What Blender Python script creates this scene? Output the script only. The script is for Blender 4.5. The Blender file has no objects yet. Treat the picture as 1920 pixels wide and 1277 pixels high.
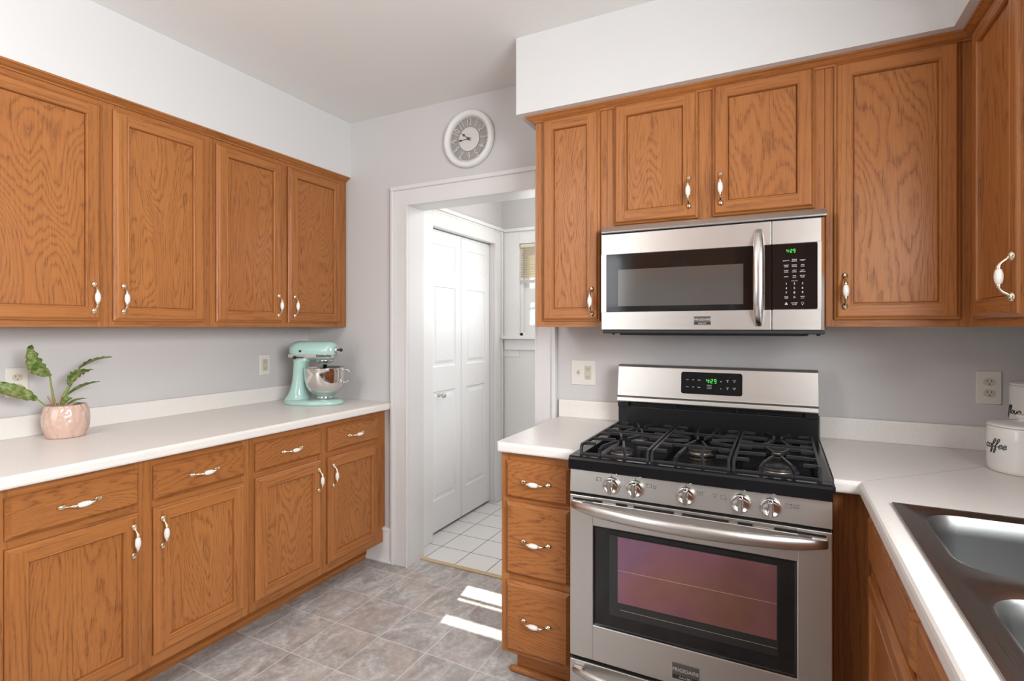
import bpy, bmesh, math, random
from mathutils import Vector, Matrix, Euler
random.seed(7)
S = bpy.context.scene
PI = math.pi
# ------------------------------------------------------------------ camera
CZ = 1.35
cam = bpy.data.objects.new('camera', bpy.data.cameras.new('camera'))
S.collection.objects.link(cam); S.camera = cam
cam.location = (0, 0, CZ)
cam.rotation_euler = (PI/2, 0, .4686)
cam.data.sensor_fit = 'HORIZONTAL'; cam.data.sensor_width = 36
cam.data.lens = 36*991/1920
cam.data.shift_y = -(638.5-614)/1920
cam.data.clip_start = .02
# ------------------------------------------------------------------ world, lights, exposure
S.view_settings.view_transform = 'Standard'; S.view_settings.look = 'None'
S.view_settings.gamma = 1; S.view_settings.use_curve_mapping = False
S.view_settings.exposure = 0.10
W = bpy.data.worlds.new('world'); S.world = W; W.use_nodes = True
W.node_tree.nodes['Background'].inputs[0].default_value = (.90, .95, 1, 1)
W.node_tree.nodes['Background'].inputs[1].default_value = 1.6
def light(name, kind, loc, direction, energy, size=(1, 1), col=(1, 1, 1), **kw):
    l = bpy.data.lights.new(name, kind); l.energy = energy; l.color = col
    if kind == 'AREA':
        l.shape = 'RECTANGLE'; l.size, l.size_y = size
    for k, v in kw.items(): setattr(l, k, v)
    o = bpy.data.objects.new(name, l); S.collection.objects.link(o)
    o.location = loc; o.rotation_euler = Vector(direction).to_track_quat('-Z', 'Y').to_euler()
    return o
light('sun', 'SUN', (-2, 6, 5), (.2, -1, -1.0), 11, col=(1, .96, .88), angle=.006)
# daylight entering at the window over the sink, the added rear window and the hall window
light('sink_window_daylight', 'AREA', (.845, .25, 1.72), (-1, .09, -.24), 58, (1.3, .74), (.94, .975, 1), spread=2.7)
light('rear_fill_daylight', 'AREA', (-1.92, -1.58, 1.55), (.45, 1, -.20), 12, (.80, 1.2), (.94, .98, 1))  # source added out of view to light the room from behind
light('hall_window_daylight', 'AREA', (-1.35, 3.60, 1.62), (0, -1, -.1), 5, (.75, .6), (.97, .99, 1))

# ------------------------------------------------------------------ materials
def new_mat(name):
    m = bpy.data.materials.new(name); m.use_nodes = True
    nt = m.node_tree; return m, nt, nt.nodes['Principled BSDF']
def N(nt, t, ins=None, **props):
    n = nt.nodes.new(t)
    for k, v in props.items(): setattr(n, k, v)
    for k, v in (ins or {}).items():
        if isinstance(v, bpy.types.NodeSocket): nt.links.new(v, n.inputs[k])
        else: n.inputs[k].default_value = v
    return n
def M(nt, op, a, b=None, c=None):
    n = nt.nodes.new('ShaderNodeMath'); n.operation = op
    for i, v in enumerate((a, b, c)):
        if v is None: continue
        if isinstance(v, bpy.types.NodeSocket): nt.links.new(v, n.inputs[i])
        else: n.inputs[i].default_value = v
    return n.outputs[0]
def ramp(nt, fac, stops, interp='LINEAR'):
    n = nt.nodes.new('ShaderNodeValToRGB'); n.color_ramp.interpolation = interp
    e = n.color_ramp.elements
    while len(e) < len(stops): e.new(.5)
    for el, (p, c) in zip(e, stops):
        el.position = p; el.color = (c[0], c[1], c[2], 1) if hasattr(c, '__len__') else (c, c, c, 1)
    nt.links.new(fac, n.inputs[0]); return n.outputs[0]
def mixc(nt, fac, a, b, mode='MIX'):
    n = nt.nodes.new('ShaderNodeMix'); n.data_type = 'RGBA'; n.blend_type = mode
    for i, v in ((0, fac), (6, a), (7, b)):
        if isinstance(v, bpy.types.NodeSocket): nt.links.new(v, n.inputs[i])
        elif i == 0: n.inputs[0].default_value = v
        else: n.inputs[i].default_value = (v[0], v[1], v[2], 1)
    return n.outputs[2]
def bump(nt, bsdf, h, strength=.2, dist=.002):
    b = N(nt, 'ShaderNodeBump', {'Strength': strength, 'Distance': dist, 'Height': h})
    nt.links.new(b.outputs[0], bsdf.inputs['Normal'])
def simple(name, col, rough=.5, metal=0, coat=0, spec=.5, emis=None, noise=None):
    m, nt, b = new_mat(name)
    b.inputs['Base Color'].default_value = (*col, 1); b.inputs['Roughness'].default_value = rough
    b.inputs['Metallic'].default_value = metal; b.inputs['Coat Weight'].default_value = coat
    b.inputs['Coat Roughness'].default_value = .06
    b.inputs['Specular IOR Level'].default_value = spec
    if emis:
        b.inputs['Emission Color'].default_value = (*emis[:3], 1); b.inputs['Emission Strength'].default_value = emis[3]
    if noise:
        sc, amt, bs = noise
        tc = N(nt, 'ShaderNodeTexCoord')
        n = N(nt, 'ShaderNodeTexNoise', {'Vector': tc.outputs['Object'], 'Scale': sc, 'Detail': 3})
        c = mixc(nt, n.outputs[0], [x*(1-amt) for x in col], [min(1, x*(1+amt)) for x in col])
        nt.links.new(c, b.inputs['Base Color'])
        if bs: bump(nt, b, n.outputs[0], bs, .002)
    return m

def oak(axis, kind='cathedral', tone=1.0):
    m, nt, b = new_mat('oak_'+kind+'_'+axis.lower())
    al1, ac1, mul, wb, dark = (1.25, 5.8, 34.0, 1.0, .92) if kind == 'cathedral' else (.45, 15.0, 9.0, .6, .75)
    tc = N(nt, 'ShaderNodeTexCoord'); oi = N(nt, 'ShaderNodeObjectInfo')
    off = N(nt, 'ShaderNodeCombineXYZ', {0: M(nt, 'MULTIPLY', oi.outputs['Random'], 13.7), 1: M(nt, 'MULTIPLY', oi.outputs['Random'], 7.3), 2: M(nt, 'MULTIPLY', oi.outputs['Random'], 29.1)})
    v = N(nt, 'ShaderNodeVectorMath', {0: tc.outputs['Object'], 1: off.outputs[0]}, operation='ADD').outputs[0]
    def stretched(al, ac):
        s = [ac, ac, ac]; s['XYZ'.index(axis)] = al
        return N(nt, 'ShaderNodeVectorMath', {0: v, 1: Vector(s)}, operation='MULTIPLY').outputs[0]
    n1 = N(nt, 'ShaderNodeTexNoise', {'Vector': stretched(al1, ac1), 'Scale': 1.0, 'Detail': 1.2, 'Roughness': .45, 'Distortion': .25}).outputs[0]
    wob = N(nt, 'ShaderNodeTexNoise', {'Vector': stretched(22, 90), 'Scale': 1.0, 'Detail': 2}).outputs[0]
    r = M(nt, 'ADD', M(nt, 'MULTIPLY', n1, mul), M(nt, 'MULTIPLY', wob, wb))
    fr = M(nt, 'FRACT', r)
    ring = ramp(nt, fr, [(0, 1.0), (.09, .75), (.32, .10), (.62, 0.0), (.90, .25), (1.0, 1.0)])
    pores = N(nt, 'ShaderNodeTexNoise', {'Vector': stretched(9, 420), 'Scale': 1.0, 'Detail': 2, 'Roughness': .7}).outputs[0]
    pr = ramp(nt, pores, [(.38, 1.0), (.56, 0.0)])
    bigv = N(nt, 'ShaderNodeTexNoise', {'Vector': stretched(.8, 3), 'Scale': 1.3, 'Detail': 1}).outputs[0]
    grain = M(nt, 'ADD', M(nt, 'MULTIPLY', ring, M(nt, 'MULTIPLY_ADD', pr, .46*dark, .32*dark)), M(nt, 'MULTIPLY', pr, .20))
    lo = [x*tone for x in (.475, .190, .056)]; hi = [x*tone for x in (.385, .138, .037)]; dk = [x*tone for x in (.150, .046, .013)]
    base = mixc(nt, bigv, lo, hi)
    base = mixc(nt, M(nt, 'MULTIPLY', oi.outputs['Random'], .35), base, [x*tone for x in (.35, .122, .030)])
    col = mixc(nt, grain, base, dk)
    nt.links.new(col, b.inputs['Base Color'])
    nt.links.new(M(nt, 'MULTIPLY_ADD', grain, .12, .36), b.inputs['Roughness'])
    b.inputs['Specular IOR Level'].default_value = .36
    bump(nt, b, grain, -.10, .001)
    return m
OX, OY, OZ = oak('X', 'straight'), oak('Y', 'straight'), oak('Z', 'straight')
PX, PZ = oak('X'), oak('Z')
wall_paint = simple('wall_paint', (.60, .583, .577), .62, noise=(180, .015, .05))
soffit_paint = simple('soffit_paint', (.68, .675, .665), .6, noise=(160, .01, .05))
ceil_paint = simple('ceiling_paint', (.80, .785, .77), .75, noise=(120, .01, .05))
trim_paint = simple('trim_paint', (.80, .795, .785), .35, noise=(60, .012, .03))
door_paint = simple('door_paint', (.84, .84, .84), .35, noise=(90, .01, .03))
brass = simple('polished_brass', (.84, .76, .58), .18, 1)
porcelain = simple('porcelain', (.83, .80, .74), .14, coat=.6)
chrome = simple('chrome', (.78, .77, .76), .10, 1)
black_gloss = simple('black_enamel', (.006, .006, .007), .12, spec=.3)
black_matte = simple('black_plastic', (.012, .012, .013), .45)
black_satin = simple('black_satin', (.009, .009, .009), .32, spec=.3)
void = simple('dark_gap', (.004, .004, .004), .9)
iron = simple('cast_iron', (.016, .016, .018), .36, noise=(60, .3, .15), spec=.5)
rust_iron = simple('burner_alloy', (.42, .36, .30), .38, .8)
ivory = simple('ivory_plate', (.74, .71, .65), .35)
ivory2 = simple('ivory_receptacle', (.58, .53, .42), .35)
green_led = simple('green_led', (.02, .3, .03), .4, emis=(.10, 1, .12, 1.6))
white_ink = simple('white_print', (.75, .76, .78), .5)
dark_ink = simple('dark_print', (.03, .03, .03), .5)
grey_ink = simple('grey_print', (.10, .09, .085), .5)
soil = simple('potting_soil', (.05, .028, .018), .95, noise=(90, .6, .8))

def steel(name, axis='X', base=(.61, .585, .555), rough=.34, amt=.08):
    m, nt, b = new_mat(name)
    tc = N(nt, 'ShaderNodeTexCoord')
    s = [700, 700, 700]; s['XYZ'.index(axis)] = 5
    v = N(nt, 'ShaderNodeVectorMath', {0: tc.outputs['Object'], 1: Vector(s)}, operation='MULTIPLY').outputs[0]
    n = N(nt, 'ShaderNodeTexNoise', {'Vector': v, 'Scale': 1, 'Detail': 2}).outputs[0]
    nt.links.new(mixc(nt, n, [x*.97 for x in base], [x*1.03 for x in base]), b.inputs['Base Color'])
    nt.links.new(M(nt, 'MULTIPLY_ADD', n, amt, rough-amt/2), b.inputs['Roughness'])
    b.inputs['Metallic'].default_value = 1
    bump(nt, b, n, .015, .0005)
    return m
steel_x = steel('brushed_steel'); steel_z = steel('brushed_steel_vertical', 'Z', rough=.28)
sink_steel = steel('sink_steel', 'Y', (.34, .325, .32), .30, .12)
bowl_steel = steel('basin_steel', 'Y', (.27, .275, .27), .36, .08)

def laminate():
    m, nt, b = new_mat('speckled_laminate')
    tc = N(nt, 'ShaderNodeTexCoord')
    n = N(nt, 'ShaderNodeTexNoise', {'Vector': tc.outputs['Object'], 'Scale': 520, 'Detail': 2}).outputs[0]
    n2 = N(nt, 'ShaderNodeTexNoise', {'Vector': tc.outputs['Object'], 'Scale': 900, 'Detail': 1}).outputs[0]
    c = ramp(nt, n, [(.34, (.74, .69, .64)), (.48, (.80, .765, .725)), (.66, (.83, .80, .77))])
    c = mixc(nt, ramp(nt, n2, [(.66, 0), (.74, .3)]), c, (.60, .53, .46))
    nt.links.new(c, b.inputs['Base Color']); b.inputs['Roughness'].default_value = .33
    return m
laminate_m = laminate()

def vinyl():
    m, nt, b = new_mat('vinyl_tile_floor')
    tc = N(nt, 'ShaderNodeTexCoord').outputs['Object']
    sx = N(nt, 'ShaderNodeSeparateXYZ', {0: tc})
    T = .2505
    X = M(nt, 'DIVIDE', M(nt, 'ADD', sx.outputs[0], 1.56+T*20), T); Y = M(nt, 'DIVIDE', M(nt, 'ADD', sx.outputs[1], -2.044+T*30), T)
    fx, fy = M(nt, 'FRACT', X), M(nt, 'FRACT', Y)
    ix, iy = M(nt, 'FLOOR', X), M(nt, 'FLOOR', Y)
    wn = N(nt, 'ShaderNodeTexWhiteNoise', {0: N(nt, 'ShaderNodeCombineXYZ', {0: ix, 1: iy}).outputs[0]}, noise_dimensions='2D')
    offs = N(nt, 'ShaderNodeVectorMath', {0: wn.outputs['Color'], 1: Vector((17, 17, 17))}, operation='MULTIPLY').outputs[0]
    p = N(nt, 'ShaderNodeVectorMath', {0: tc, 1: offs}, operation='ADD').outputs[0]
    n1 = N(nt, 'ShaderNodeTexNoise', {'Vector': N(nt, 'ShaderNodeVectorMath', {0: p, 1: Vector((9, 5, 6))}, operation='MULTIPLY').outputs[0], 'Scale': 1, 'Detail': 7, 'Roughness': .66, 'Distortion': 1.2}).outputs[0]
    n2 = N(nt, 'ShaderNodeTexNoise', {'Vector': p, 'Scale': 42, 'Detail': 6, 'Roughness': .75}).outputs[0]
    n3 = N(nt, 'ShaderNodeTexNoise', {'Vector': p, 'Scale': 4.5, 'Detail': 2}).outputs[0]
    c = ramp(nt, n1, [(.30, (.27, .24, .225)), (.45, (.39, .365, .35)), (.55, (.50, .48, .465)), (.70, (.66, .64, .625))])
    c = mixc(nt, ramp(nt, n2, [(.36, .55), (.56, 0)]), c, (.27, .235, .215))
    c = mixc(nt, ramp(nt, n2, [(.56, 0), (.70, .6)]), c, (.68, .66, .645))
    c = mixc(nt, ramp(nt, n3, [(.50, 0), (.66, .38)]), c, (.44, .35, .29))
    def line(f, w):
        d = M(nt, 'MINIMUM', f, M(nt, 'SUBTRACT', 1.0, f))
        return M(nt, 'LESS_THAN', d, w)
    g = M(nt, 'MAXIMUM', line(fx, .0075), line(fy, .0075))
    gcol = mixc(nt, n2, (.62, .60, .58), (.72, .70, .68))
    c = mixc(nt, M(nt, 'MULTIPLY', g, .85), c, gcol)
    nt.links.new(c, b.inputs['Base Color']); b.inputs['Roughness'].default_value = .36
    bump(nt, b, M(nt, 'SUBTRACT', n2, M(nt, 'MULTIPLY', g, .5)), .16, .002)
    return m
def white_tile():
    m, nt, b = new_mat('white_ceramic_tile')
    tc = N(nt, 'ShaderNodeTexCoord').outputs['Object']
    sx = N(nt, 'ShaderNodeSeparateXYZ', {0: tc}); T = .2065
    fx = M(nt, 'FRACT', M(nt, 'DIVIDE', M(nt, 'ADD', sx.outputs[0], 1.859+T*20), T))
    fy = M(nt, 'FRACT', M(nt, 'DIVIDE', M(nt, 'ADD', sx.outputs[1], -2.7165+T*20), T))
    def line(f):
        return M(nt, 'LESS_THAN', M(nt, 'MINIMUM', f, M(nt, 'SUBTRACT', 1.0, f)), .011)
    g = M(nt, 'MAXIMUM', line(fx), line(fy))
    nt.links.new(mixc(nt, g, (.80, .79, .775), (.085, .08, .08)), b.inputs['Base Color'])
    nt.links.new(M(nt, 'MULTIPLY_ADD', g, .5, .22), b.inputs['Roughness'])
    bump(nt, b, M(nt, 'SUBTRACT', 1.0, g), .4, .002)
    return m
vinyl_m, tile_m = vinyl(), white_tile()

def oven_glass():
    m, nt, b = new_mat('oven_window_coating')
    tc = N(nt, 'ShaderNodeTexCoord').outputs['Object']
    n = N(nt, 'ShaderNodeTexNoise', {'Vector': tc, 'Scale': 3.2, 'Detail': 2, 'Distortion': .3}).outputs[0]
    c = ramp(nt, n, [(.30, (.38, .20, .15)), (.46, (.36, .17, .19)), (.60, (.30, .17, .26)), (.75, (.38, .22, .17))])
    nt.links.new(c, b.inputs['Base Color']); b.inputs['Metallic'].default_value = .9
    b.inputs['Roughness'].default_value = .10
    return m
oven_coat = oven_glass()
smoked = simple('smoked_black_glass', (.008, .0075, .008), .07, spec=.45)
micro_screen = simple('microwave_screen', (.075, .066, .060), .12, spec=.8, noise=(900, .3, 0))
mint = simple('mint_enamel', (.41, .62, .56), .22, coat=.6)
pot_glaze = simple('blush_glaze', (.60, .41, .33), .25, coat=.5, noise=(30, .06, .05))
canister_glaze = simple('white_stoneware', (.79, .77, .74), .22, coat=.4)
stem_green = simple('stem_green', (.22, .27, .06), .45)
stem_red = simple('sheath_pink', (.42, .16, .12), .5)
def leafmat():
    m, nt, b = new_mat('variegated_leaf')
    tc = N(nt, 'ShaderNodeTexCoord').outputs['Object']
    n = N(nt, 'ShaderNodeTexNoise', {'Vector': tc, 'Scale': 60, 'Detail': 4, 'Roughness': .7}).outputs[0]
    n2 = N(nt, 'ShaderNodeTexNoise', {'Vector': tc, 'Scale': 9, 'Detail': 2}).outputs[0]
    c = ramp(nt, n, [(.32, (.09, .19, .03)), (.46, (.22, .35, .07)), (.58, (.48, .54, .22)), (.72, (.72, .68, .42))])
    c = mixc(nt, ramp(nt, n2, [(.5, 0), (.7, .45)]), c, (.30, .26, .16))
    nt.links.new(c, b.inputs['Base Color']); b.inputs['Roughness'].default_value = .38
    return m
leaf_m = leafmat()
def glassmat():
    m, nt, b = new_mat('window_glass')
    tr = N(nt, 'ShaderNodeBsdfTransparent'); gl = N(nt, 'ShaderNodeBsdfGlossy', {'Roughness': .03})
    mx = N(nt, 'ShaderNodeMixShader', {0: .05, 1: tr.outputs[0], 2: gl.outputs[0]})
    nt.links.new(mx.outputs[0], nt.nodes['Material Output'].inputs[0]); return m
glass = glassmat()
clear_glass = glass

# ------------------------------------------------------------------ mesh tools
class MB:
    def __init__(s): s.bm = bmesh.new()
    def _mi(s, faces, mi, smooth):
        for f in faces: f.material_index = mi; f.smooth = smooth
    def _merge(s, b2, mi, smooth):
        me = bpy.data.meshes.new('tmp')
        for f in b2.faces: f.material_index = mi; f.smooth = smooth
        b2.to_mesh(me); b2.free(); s.bm.from_mesh(me); bpy.data.meshes.remove(me)
    def box(s, x0, x1, y0, y1, z0, z1, mi=0, bev=0, seg=2, smooth=False):
        b = bmesh.new(); bmesh.ops.create_cube(b, size=1)
        for v in b.verts:
            v.co = Vector((x0+(v.co.x+.5)*(x1-x0), y0+(v.co.y+.5)*(y1-y0), z0+(v.co.z+.5)*(z1-z0)))
        if bev: bmesh.ops.bevel(b, geom=b.edges[:], offset=min(bev, .49*min(abs(x1-x0), abs(y1-y0), abs(z1-z0))), segments=seg, affect='EDGES', profile=.5)
        s._merge(b, mi, smooth); return s
    def face(s, pts, mi=0, smooth=False):
        f = s.bm.faces.new([s.bm.verts.new(p) for p in pts]); f.material_index = mi; f.smooth = smooth; return f
    def loft(s, rings, mi=0, smooth=True, caps=(True, True), closed=True, mis=None):
        vs = [[s.bm.verts.new(p) for p in r] for r in rings]
        n = len(vs[0])
        for i in range(len(vs)-1):
            for j in range(n if closed else n-1):
                a, b = vs[i], vs[i+1]; k = (j+1) % n
                f = s.bm.faces.new((a[j], a[k], b[k], b[j])); f.smooth = smooth
                f.material_index = mis[i] if mis else mi
        if caps[0]: f = s.bm.faces.new(vs[0][::-1]); f.material_index = mis[0] if mis else mi
        if caps[1]: f = s.bm.faces.new(vs[-1]); f.material_index = mis[-1] if mis else mi
        return s
    def lathe(s, prof, c=(0, 0, 0), axis='Z', n=32, mi=0, mis=None, caps=(True, True), sx=1, sy=1):
        rings = []
        for r, h in prof:
            ring = []
            for k in range(n):
                a = 2*PI*k/n; u, v = r*math.cos(a)*sx, r*math.sin(a)*sy
                if axis == 'Z': p = (u, v, h)
                elif axis == 'Y': p = (u, h, v)
                else: p = (h, u, v)
                ring.append(Vector(p)+Vector(c))
            rings.append(ring)
        return s.loft(rings, mi, True, caps, mis=mis)
    def tube(s, pts, rad, mi=0, n=10, caps=(True, True), ell=None, up=(0, 0, 1), sq=None):
        pts = [Vector(p) for p in pts]; rings = []
        if not hasattr(rad, '__len__'): rad = [rad]*len(pts)
        for i, p in enumerate(pts):
            t = (pts[min(i+1, len(pts)-1)]-pts[max(i-1, 0)]).normalized()
            u = Vector(up); a = t.cross(u)
            if a.length < 1e-4: a = t.cross(Vector((1, 0, .1)))
            a.normalize(); b = a.cross(t).normalized(); r = rad[i]
            ex, ey = ell or (1, 1)
            if sq: ring = [p+a*dx*sq[0]*r+b*dy*sq[1]*r for dx, dy in ((-1, -.8), (-.8, -1), (.8, -1), (1, -.8), (1, .8), (.8, 1), (-.8, 1), (-1, .8))]
            else: ring = [p+a*math.cos(2*PI*k/n)*r*ex+b*math.sin(2*PI*k/n)*r*ey for k in range(n)]
            rings.append(ring)
        return s.loft(rings, mi, not sq, caps)
    def prism(s, poly, lo, hi, axis='Z', mi=0, bev=0):
        """extrude 2D poly; axis Z:(x,y) X:(y,z) Y:(x,z)"""
        def P(p, h): return (p[0], p[1], h) if axis == 'Z' else ((h, p[0], p[1]) if axis == 'X' else (p[0], h, p[1]))
        b = MB(); b.loft([[P(p, lo) for p in poly], [P(p, hi) for p in poly]], 0, False)
        if bev: bmesh.ops.bevel(b.bm, geom=b.bm.edges[:], offset=bev, segments=2, affect='EDGES', profile=.5)
        s._merge(b.bm, mi, False); return s
    def build(s, name, mats, parent=None, kind=None, label=None, cat=None, group=None, loc=None):
        bmesh.ops.recalc_face_normals(s.bm, faces=s.bm.faces[:])
        me = bpy.data.meshes.new(name); s.bm.to_mesh(me); s.bm.free()
        for m in (mats if isinstance(mats, (list, tuple)) else [mats]): me.materials.append(m)
        o = bpy.data.objects.new(name, me); S.collection.objects.link(o)
        if parent: o.parent = parent
        if loc: o.location = loc
        for k, v in (('kind', kind), ('label', label), ('category', cat), ('group', group)):
            if v: o[k] = v
        return o
def struct(mb, name, mats, parent=None, **kw): return mb.build(name, mats, parent, kind=None if parent else 'structure', **kw)
def thing(name, label, cat, loc=(0, 0, 0), rotz=0, group=None, kind=None):
    o = bpy.data.objects.new(name, None); S.collection.objects.link(o); o.location = loc; o.rotation_euler = (0, 0, rotz)
    o.empty_display_size = .05
    if kind: o['kind'] = kind
    else: o['label'] = label; o['category'] = cat
    if group: o['group'] = group
    return o
def rrect(x0, x1, y0, y1, r, n=5):
    out = []
    for cx, cy, a0 in ((x1-r, y1-r, 0), (x0+r, y1-r, PI/2), (x0+r, y0+r, PI), (x1-r, y0+r, 1.5*PI)):
        for k in range(n+1):
            a = a0+PI/2*k/n; out.append((cx+r*math.cos(a), cy+r*math.sin(a)))
    return out
def crom(pts, n=8):
    P = [Vector(p) for p in pts]; P = [2*P[0]-P[1]]+P+[2*P[-1]-P[-2]]; out = []
    for i in range(1, len(P)-2):
        for k in range(n):
            t = k/n; a, b, c, d = P[i-1:i+3]
            out.append(.5*((2*b)+(c-a)*t+(2*a-5*b+4*c-d)*t*t+(3*b-a-3*c+d)*t**3))
    out.append(P[-2]); return out
def text_into(mb, txt, size, fn, mi=0, align='CENTER', extrude=.0003, bold=0):
    """default-font lettering placed through fn(x,y,z)->world; z is height off the surface"""
    cu = bpy.data.curves.new('t', 'FONT'); cu.body = txt; cu.size = size; cu.align_x = align; cu.align_y = 'CENTER'
    cu.extrude = extrude; cu.offset = bold
    o = bpy.data.objects.new('t', cu); S.collection.objects.link(o)
    dg = bpy.context.evaluated_depsgraph_get(); me = bpy.data.meshes.new_from_object(o.evaluated_get(dg))
    for v in me.vertices: v.co = Vector(fn(v.co.x, v.co.y, v.co.z))
    b = bmesh.new(); b.from_mesh(me); mb._merge(b, mi, False)
    bpy.data.objects.remove(o); bpy.data.curves.remove(cu); bpy.data.meshes.remove(me)
SEG = {'0': 'abcdef', '2': 'abged', '4': 'fgbc', '9': 'abcdfg'}
def seven(mb, txt, x, z, h, y, mi=0):
    w = h*.5; t = h*.085
    for ch in txt:
        if ch == ':':
            for zz in (z+h*.3, z+h*.7): mb.box(x-t*.3, x+t*.9, y-.0003, y+.0003, zz-t*.6, zz+t*.6, mi)
            x += w*.45; continue
        for sname in SEG[ch]:
            x0, x1, z0, z1 = {'a': (t, w-t, h-t, h), 'g': (t, w-t, h/2-t/2, h/2+t/2), 'd': (t, w-t, 0, t), 'f': (0, t, h/2+t*.4, h-t*.6), 'e': (0, t, t*.6, h/2-t*.4), 'b': (w-t, w, h/2+t*.4, h-t*.6), 'c': (w-t, w, t*.6, h/2-t*.4)}[sname]
            mb.box(x+x0, x+x1, y-.0003, y+.0003, z+z0, z+z1, mi)
        x += w*1.55

# ------------------------------------------------------------------ room shell
XL, XR, YB, YR, ZC = -2.66, .85, 2.40, -1.60, 2.577
DX0, DX1, DZ, YB2 = -1.866, -1.078, 2.035, 2.535   # doorway
b = MB(); b.box(XL-.1, XR+.1, YR-.1, 2.53, -.08, 0); struct(b, 'floor', vinyl_m)
b = MB(); b.box(-2.75, -.2, 2.53, 3.8, -.08, -.001); struct(b, 'floor', tile_m)
b = MB(); b.box(XL-.1, XR+.1, YR-.1, YB2, ZC, ZC+.08); struct(b, 'ceiling', ceil_paint)
b = MB(); b.box(-2.75, -.2, YB2, 3.8, 2.5, 2.58); struct(b, 'ceiling', ceil_paint)
b = MB(); b.box(XL-.1, XL, YR, YB, 0, ZC); struct(b, 'wall_left', wall_paint)
b = MB(); b.box(XL-.1, DX0-.02, YB, YB2, 0, ZC); b.box(DX1+.02, XR+.1, YB, YB2, 0, ZC); b.box(DX0-.02, DX1+.02, YB, YB2, DZ+.02, ZC)
struct(b, 'wall_back', wall_paint)
# right wall with the window over the sink
wy0, wy1, wz0, wz1 = -.42, .92, 1.12, 2.10
b = MB(); b.box(XR, XR+.1, YR, wy0, 0, ZC); b.box(XR, XR+.1, wy1, YB, 0, ZC); b.box(XR, XR+.1, wy0, wy1, 0, wz0); b.box(XR, XR+.1, wy0, wy1, wz1, ZC)
struct(b, 'wall_right', wall_paint)
# rear wall with an unseen window added for light
b = MB(); rx0, rx1, rz0, rz1 = -2.36, -1.48, .95, 2.15
b.box(XL-.1, rx0, YR-.1, YR, 0, ZC); b.box(rx1, XR+.1, YR-.1, YR, 0, ZC); b.box(rx0, rx1, YR-.1, YR, 0, rz0); b.box(rx0, rx1, YR-.1, YR, rz1, ZC)
struct(b, 'wall_rear', wall_paint)
# soffits
b = MB(); b.box(XL, -2.306, .0, YB, 2.252, ZC); struct(b, 'trim_1', soffit_paint)
b = MB(); b.box(-.998, XR, 2.01, YB, 2.252, ZC); b.box(.467, XR, 1.05, 2.01, 2.252, ZC); struct(b, 'trim_2', soffit_paint)

def casing(name, x0, x1, ztop, yf, w, parent=None, mat=trim_paint, leftonly=False):
    """door casing on a wall facing -Y with a raised back band; jamb sides from the floor"""
    b = MB(); t = .018
    for (a, c) in ((x0-w, x0), (x1, x1+w)):
        b.box(a, c, yf-t, yf, 0, ztop+w, 0, .002)
        e = a if a < x0 else c-.022
        b.box(e, e+.022, yf-t-.012, yf-t+.001, 0, ztop+w-.0225, 0, .004)
        e = x0-.012 if a < x0 else x1
        b.box(e, e+.012, yf-t-.004, yf-t+.001, 0, ztop, 0, .002)
    b.box(x0, x1, yf-t, yf, ztop, ztop+w, 0, .002)
    b.box(x0-w-.001, x1+w+.001, yf-t-.0125, yf+.0001, ztop+w-.023, ztop+w+.001, 0, .004)
    b.box(x0-.012, x1+.012, yf-t-.0042, yf-t+.001, ztop, ztop+.012, 0, .002)
    return b
b = casing('c', DX0, DX1, DZ, YB-.0005, .112)
b.box(DX0-.019, DX0, YB, YB2+.002, 0, DZ+.019); b.box(DX1, DX1+.019, YB, YB2+.002, 0, DZ+.019); b.box(DX0, DX1, YB, YB2+.002, DZ, DZ+.019)
struct(b, 'trim_3', simple('casing_paint', (.71, .70, .69), .38, noise=(60, .012, .03)))
b = MB(); b.box(DX0, DX1, 2.50, 2.532, .0, .006, 0, .002); struct(b, 'trim_4', simple('brass_strip', (.55, .42, .25), .4))
# baseboard between cabinet and casing
b = MB(); b.box(-2.165, -1.979, 2.382, 2.3995, 0, .18, 0, .001); b.box(-2.165, -1.979, 2.376, 2.3995, .18, .200, 0, .005); b.box(-2.165, -1.979, 2.366, 2.3995, 0, .020, 0, .006)
struct(b, 'baseboard_back', trim_paint)

# ------------------------------------------------------------------ hall beyond the doorway
FX = -1.965; FY = 3.70
b = MB()
b.box(-2.75, FX, YB2, 2.72, 0, 2.5); b.box(-2.75, FX, 3.60, FY, 0, 2.5); b.box(-2.75, FX, 2.72, 3.60, 2.03, 2.5); b.box(-2.75, -2.65, 2.72, 3.60, 0, 2.03)
struct(b, 'wall_hall_left', wall_paint)
wx0, wx1, z0w, z1w = -1.80, -.95, 1.287, 1.995
b = MB(); b.box(-2.75, wx0, FY, FY+.1, 0, 2.5); b.box(wx1, -.2, FY, FY+.1, 0, 2.5); b.box(wx0, wx1, FY, FY+.1, 0, z0w); b.box(wx0, wx1, FY, FY+.1, z1w, 2.5)
struct(b, 'wall_hall_back', wall_paint)
b = MB(); b.box(-.3, -.2, YB2, FY, 0, 2.5); struct(b, 'wall_hall_right', wall_paint)
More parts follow.
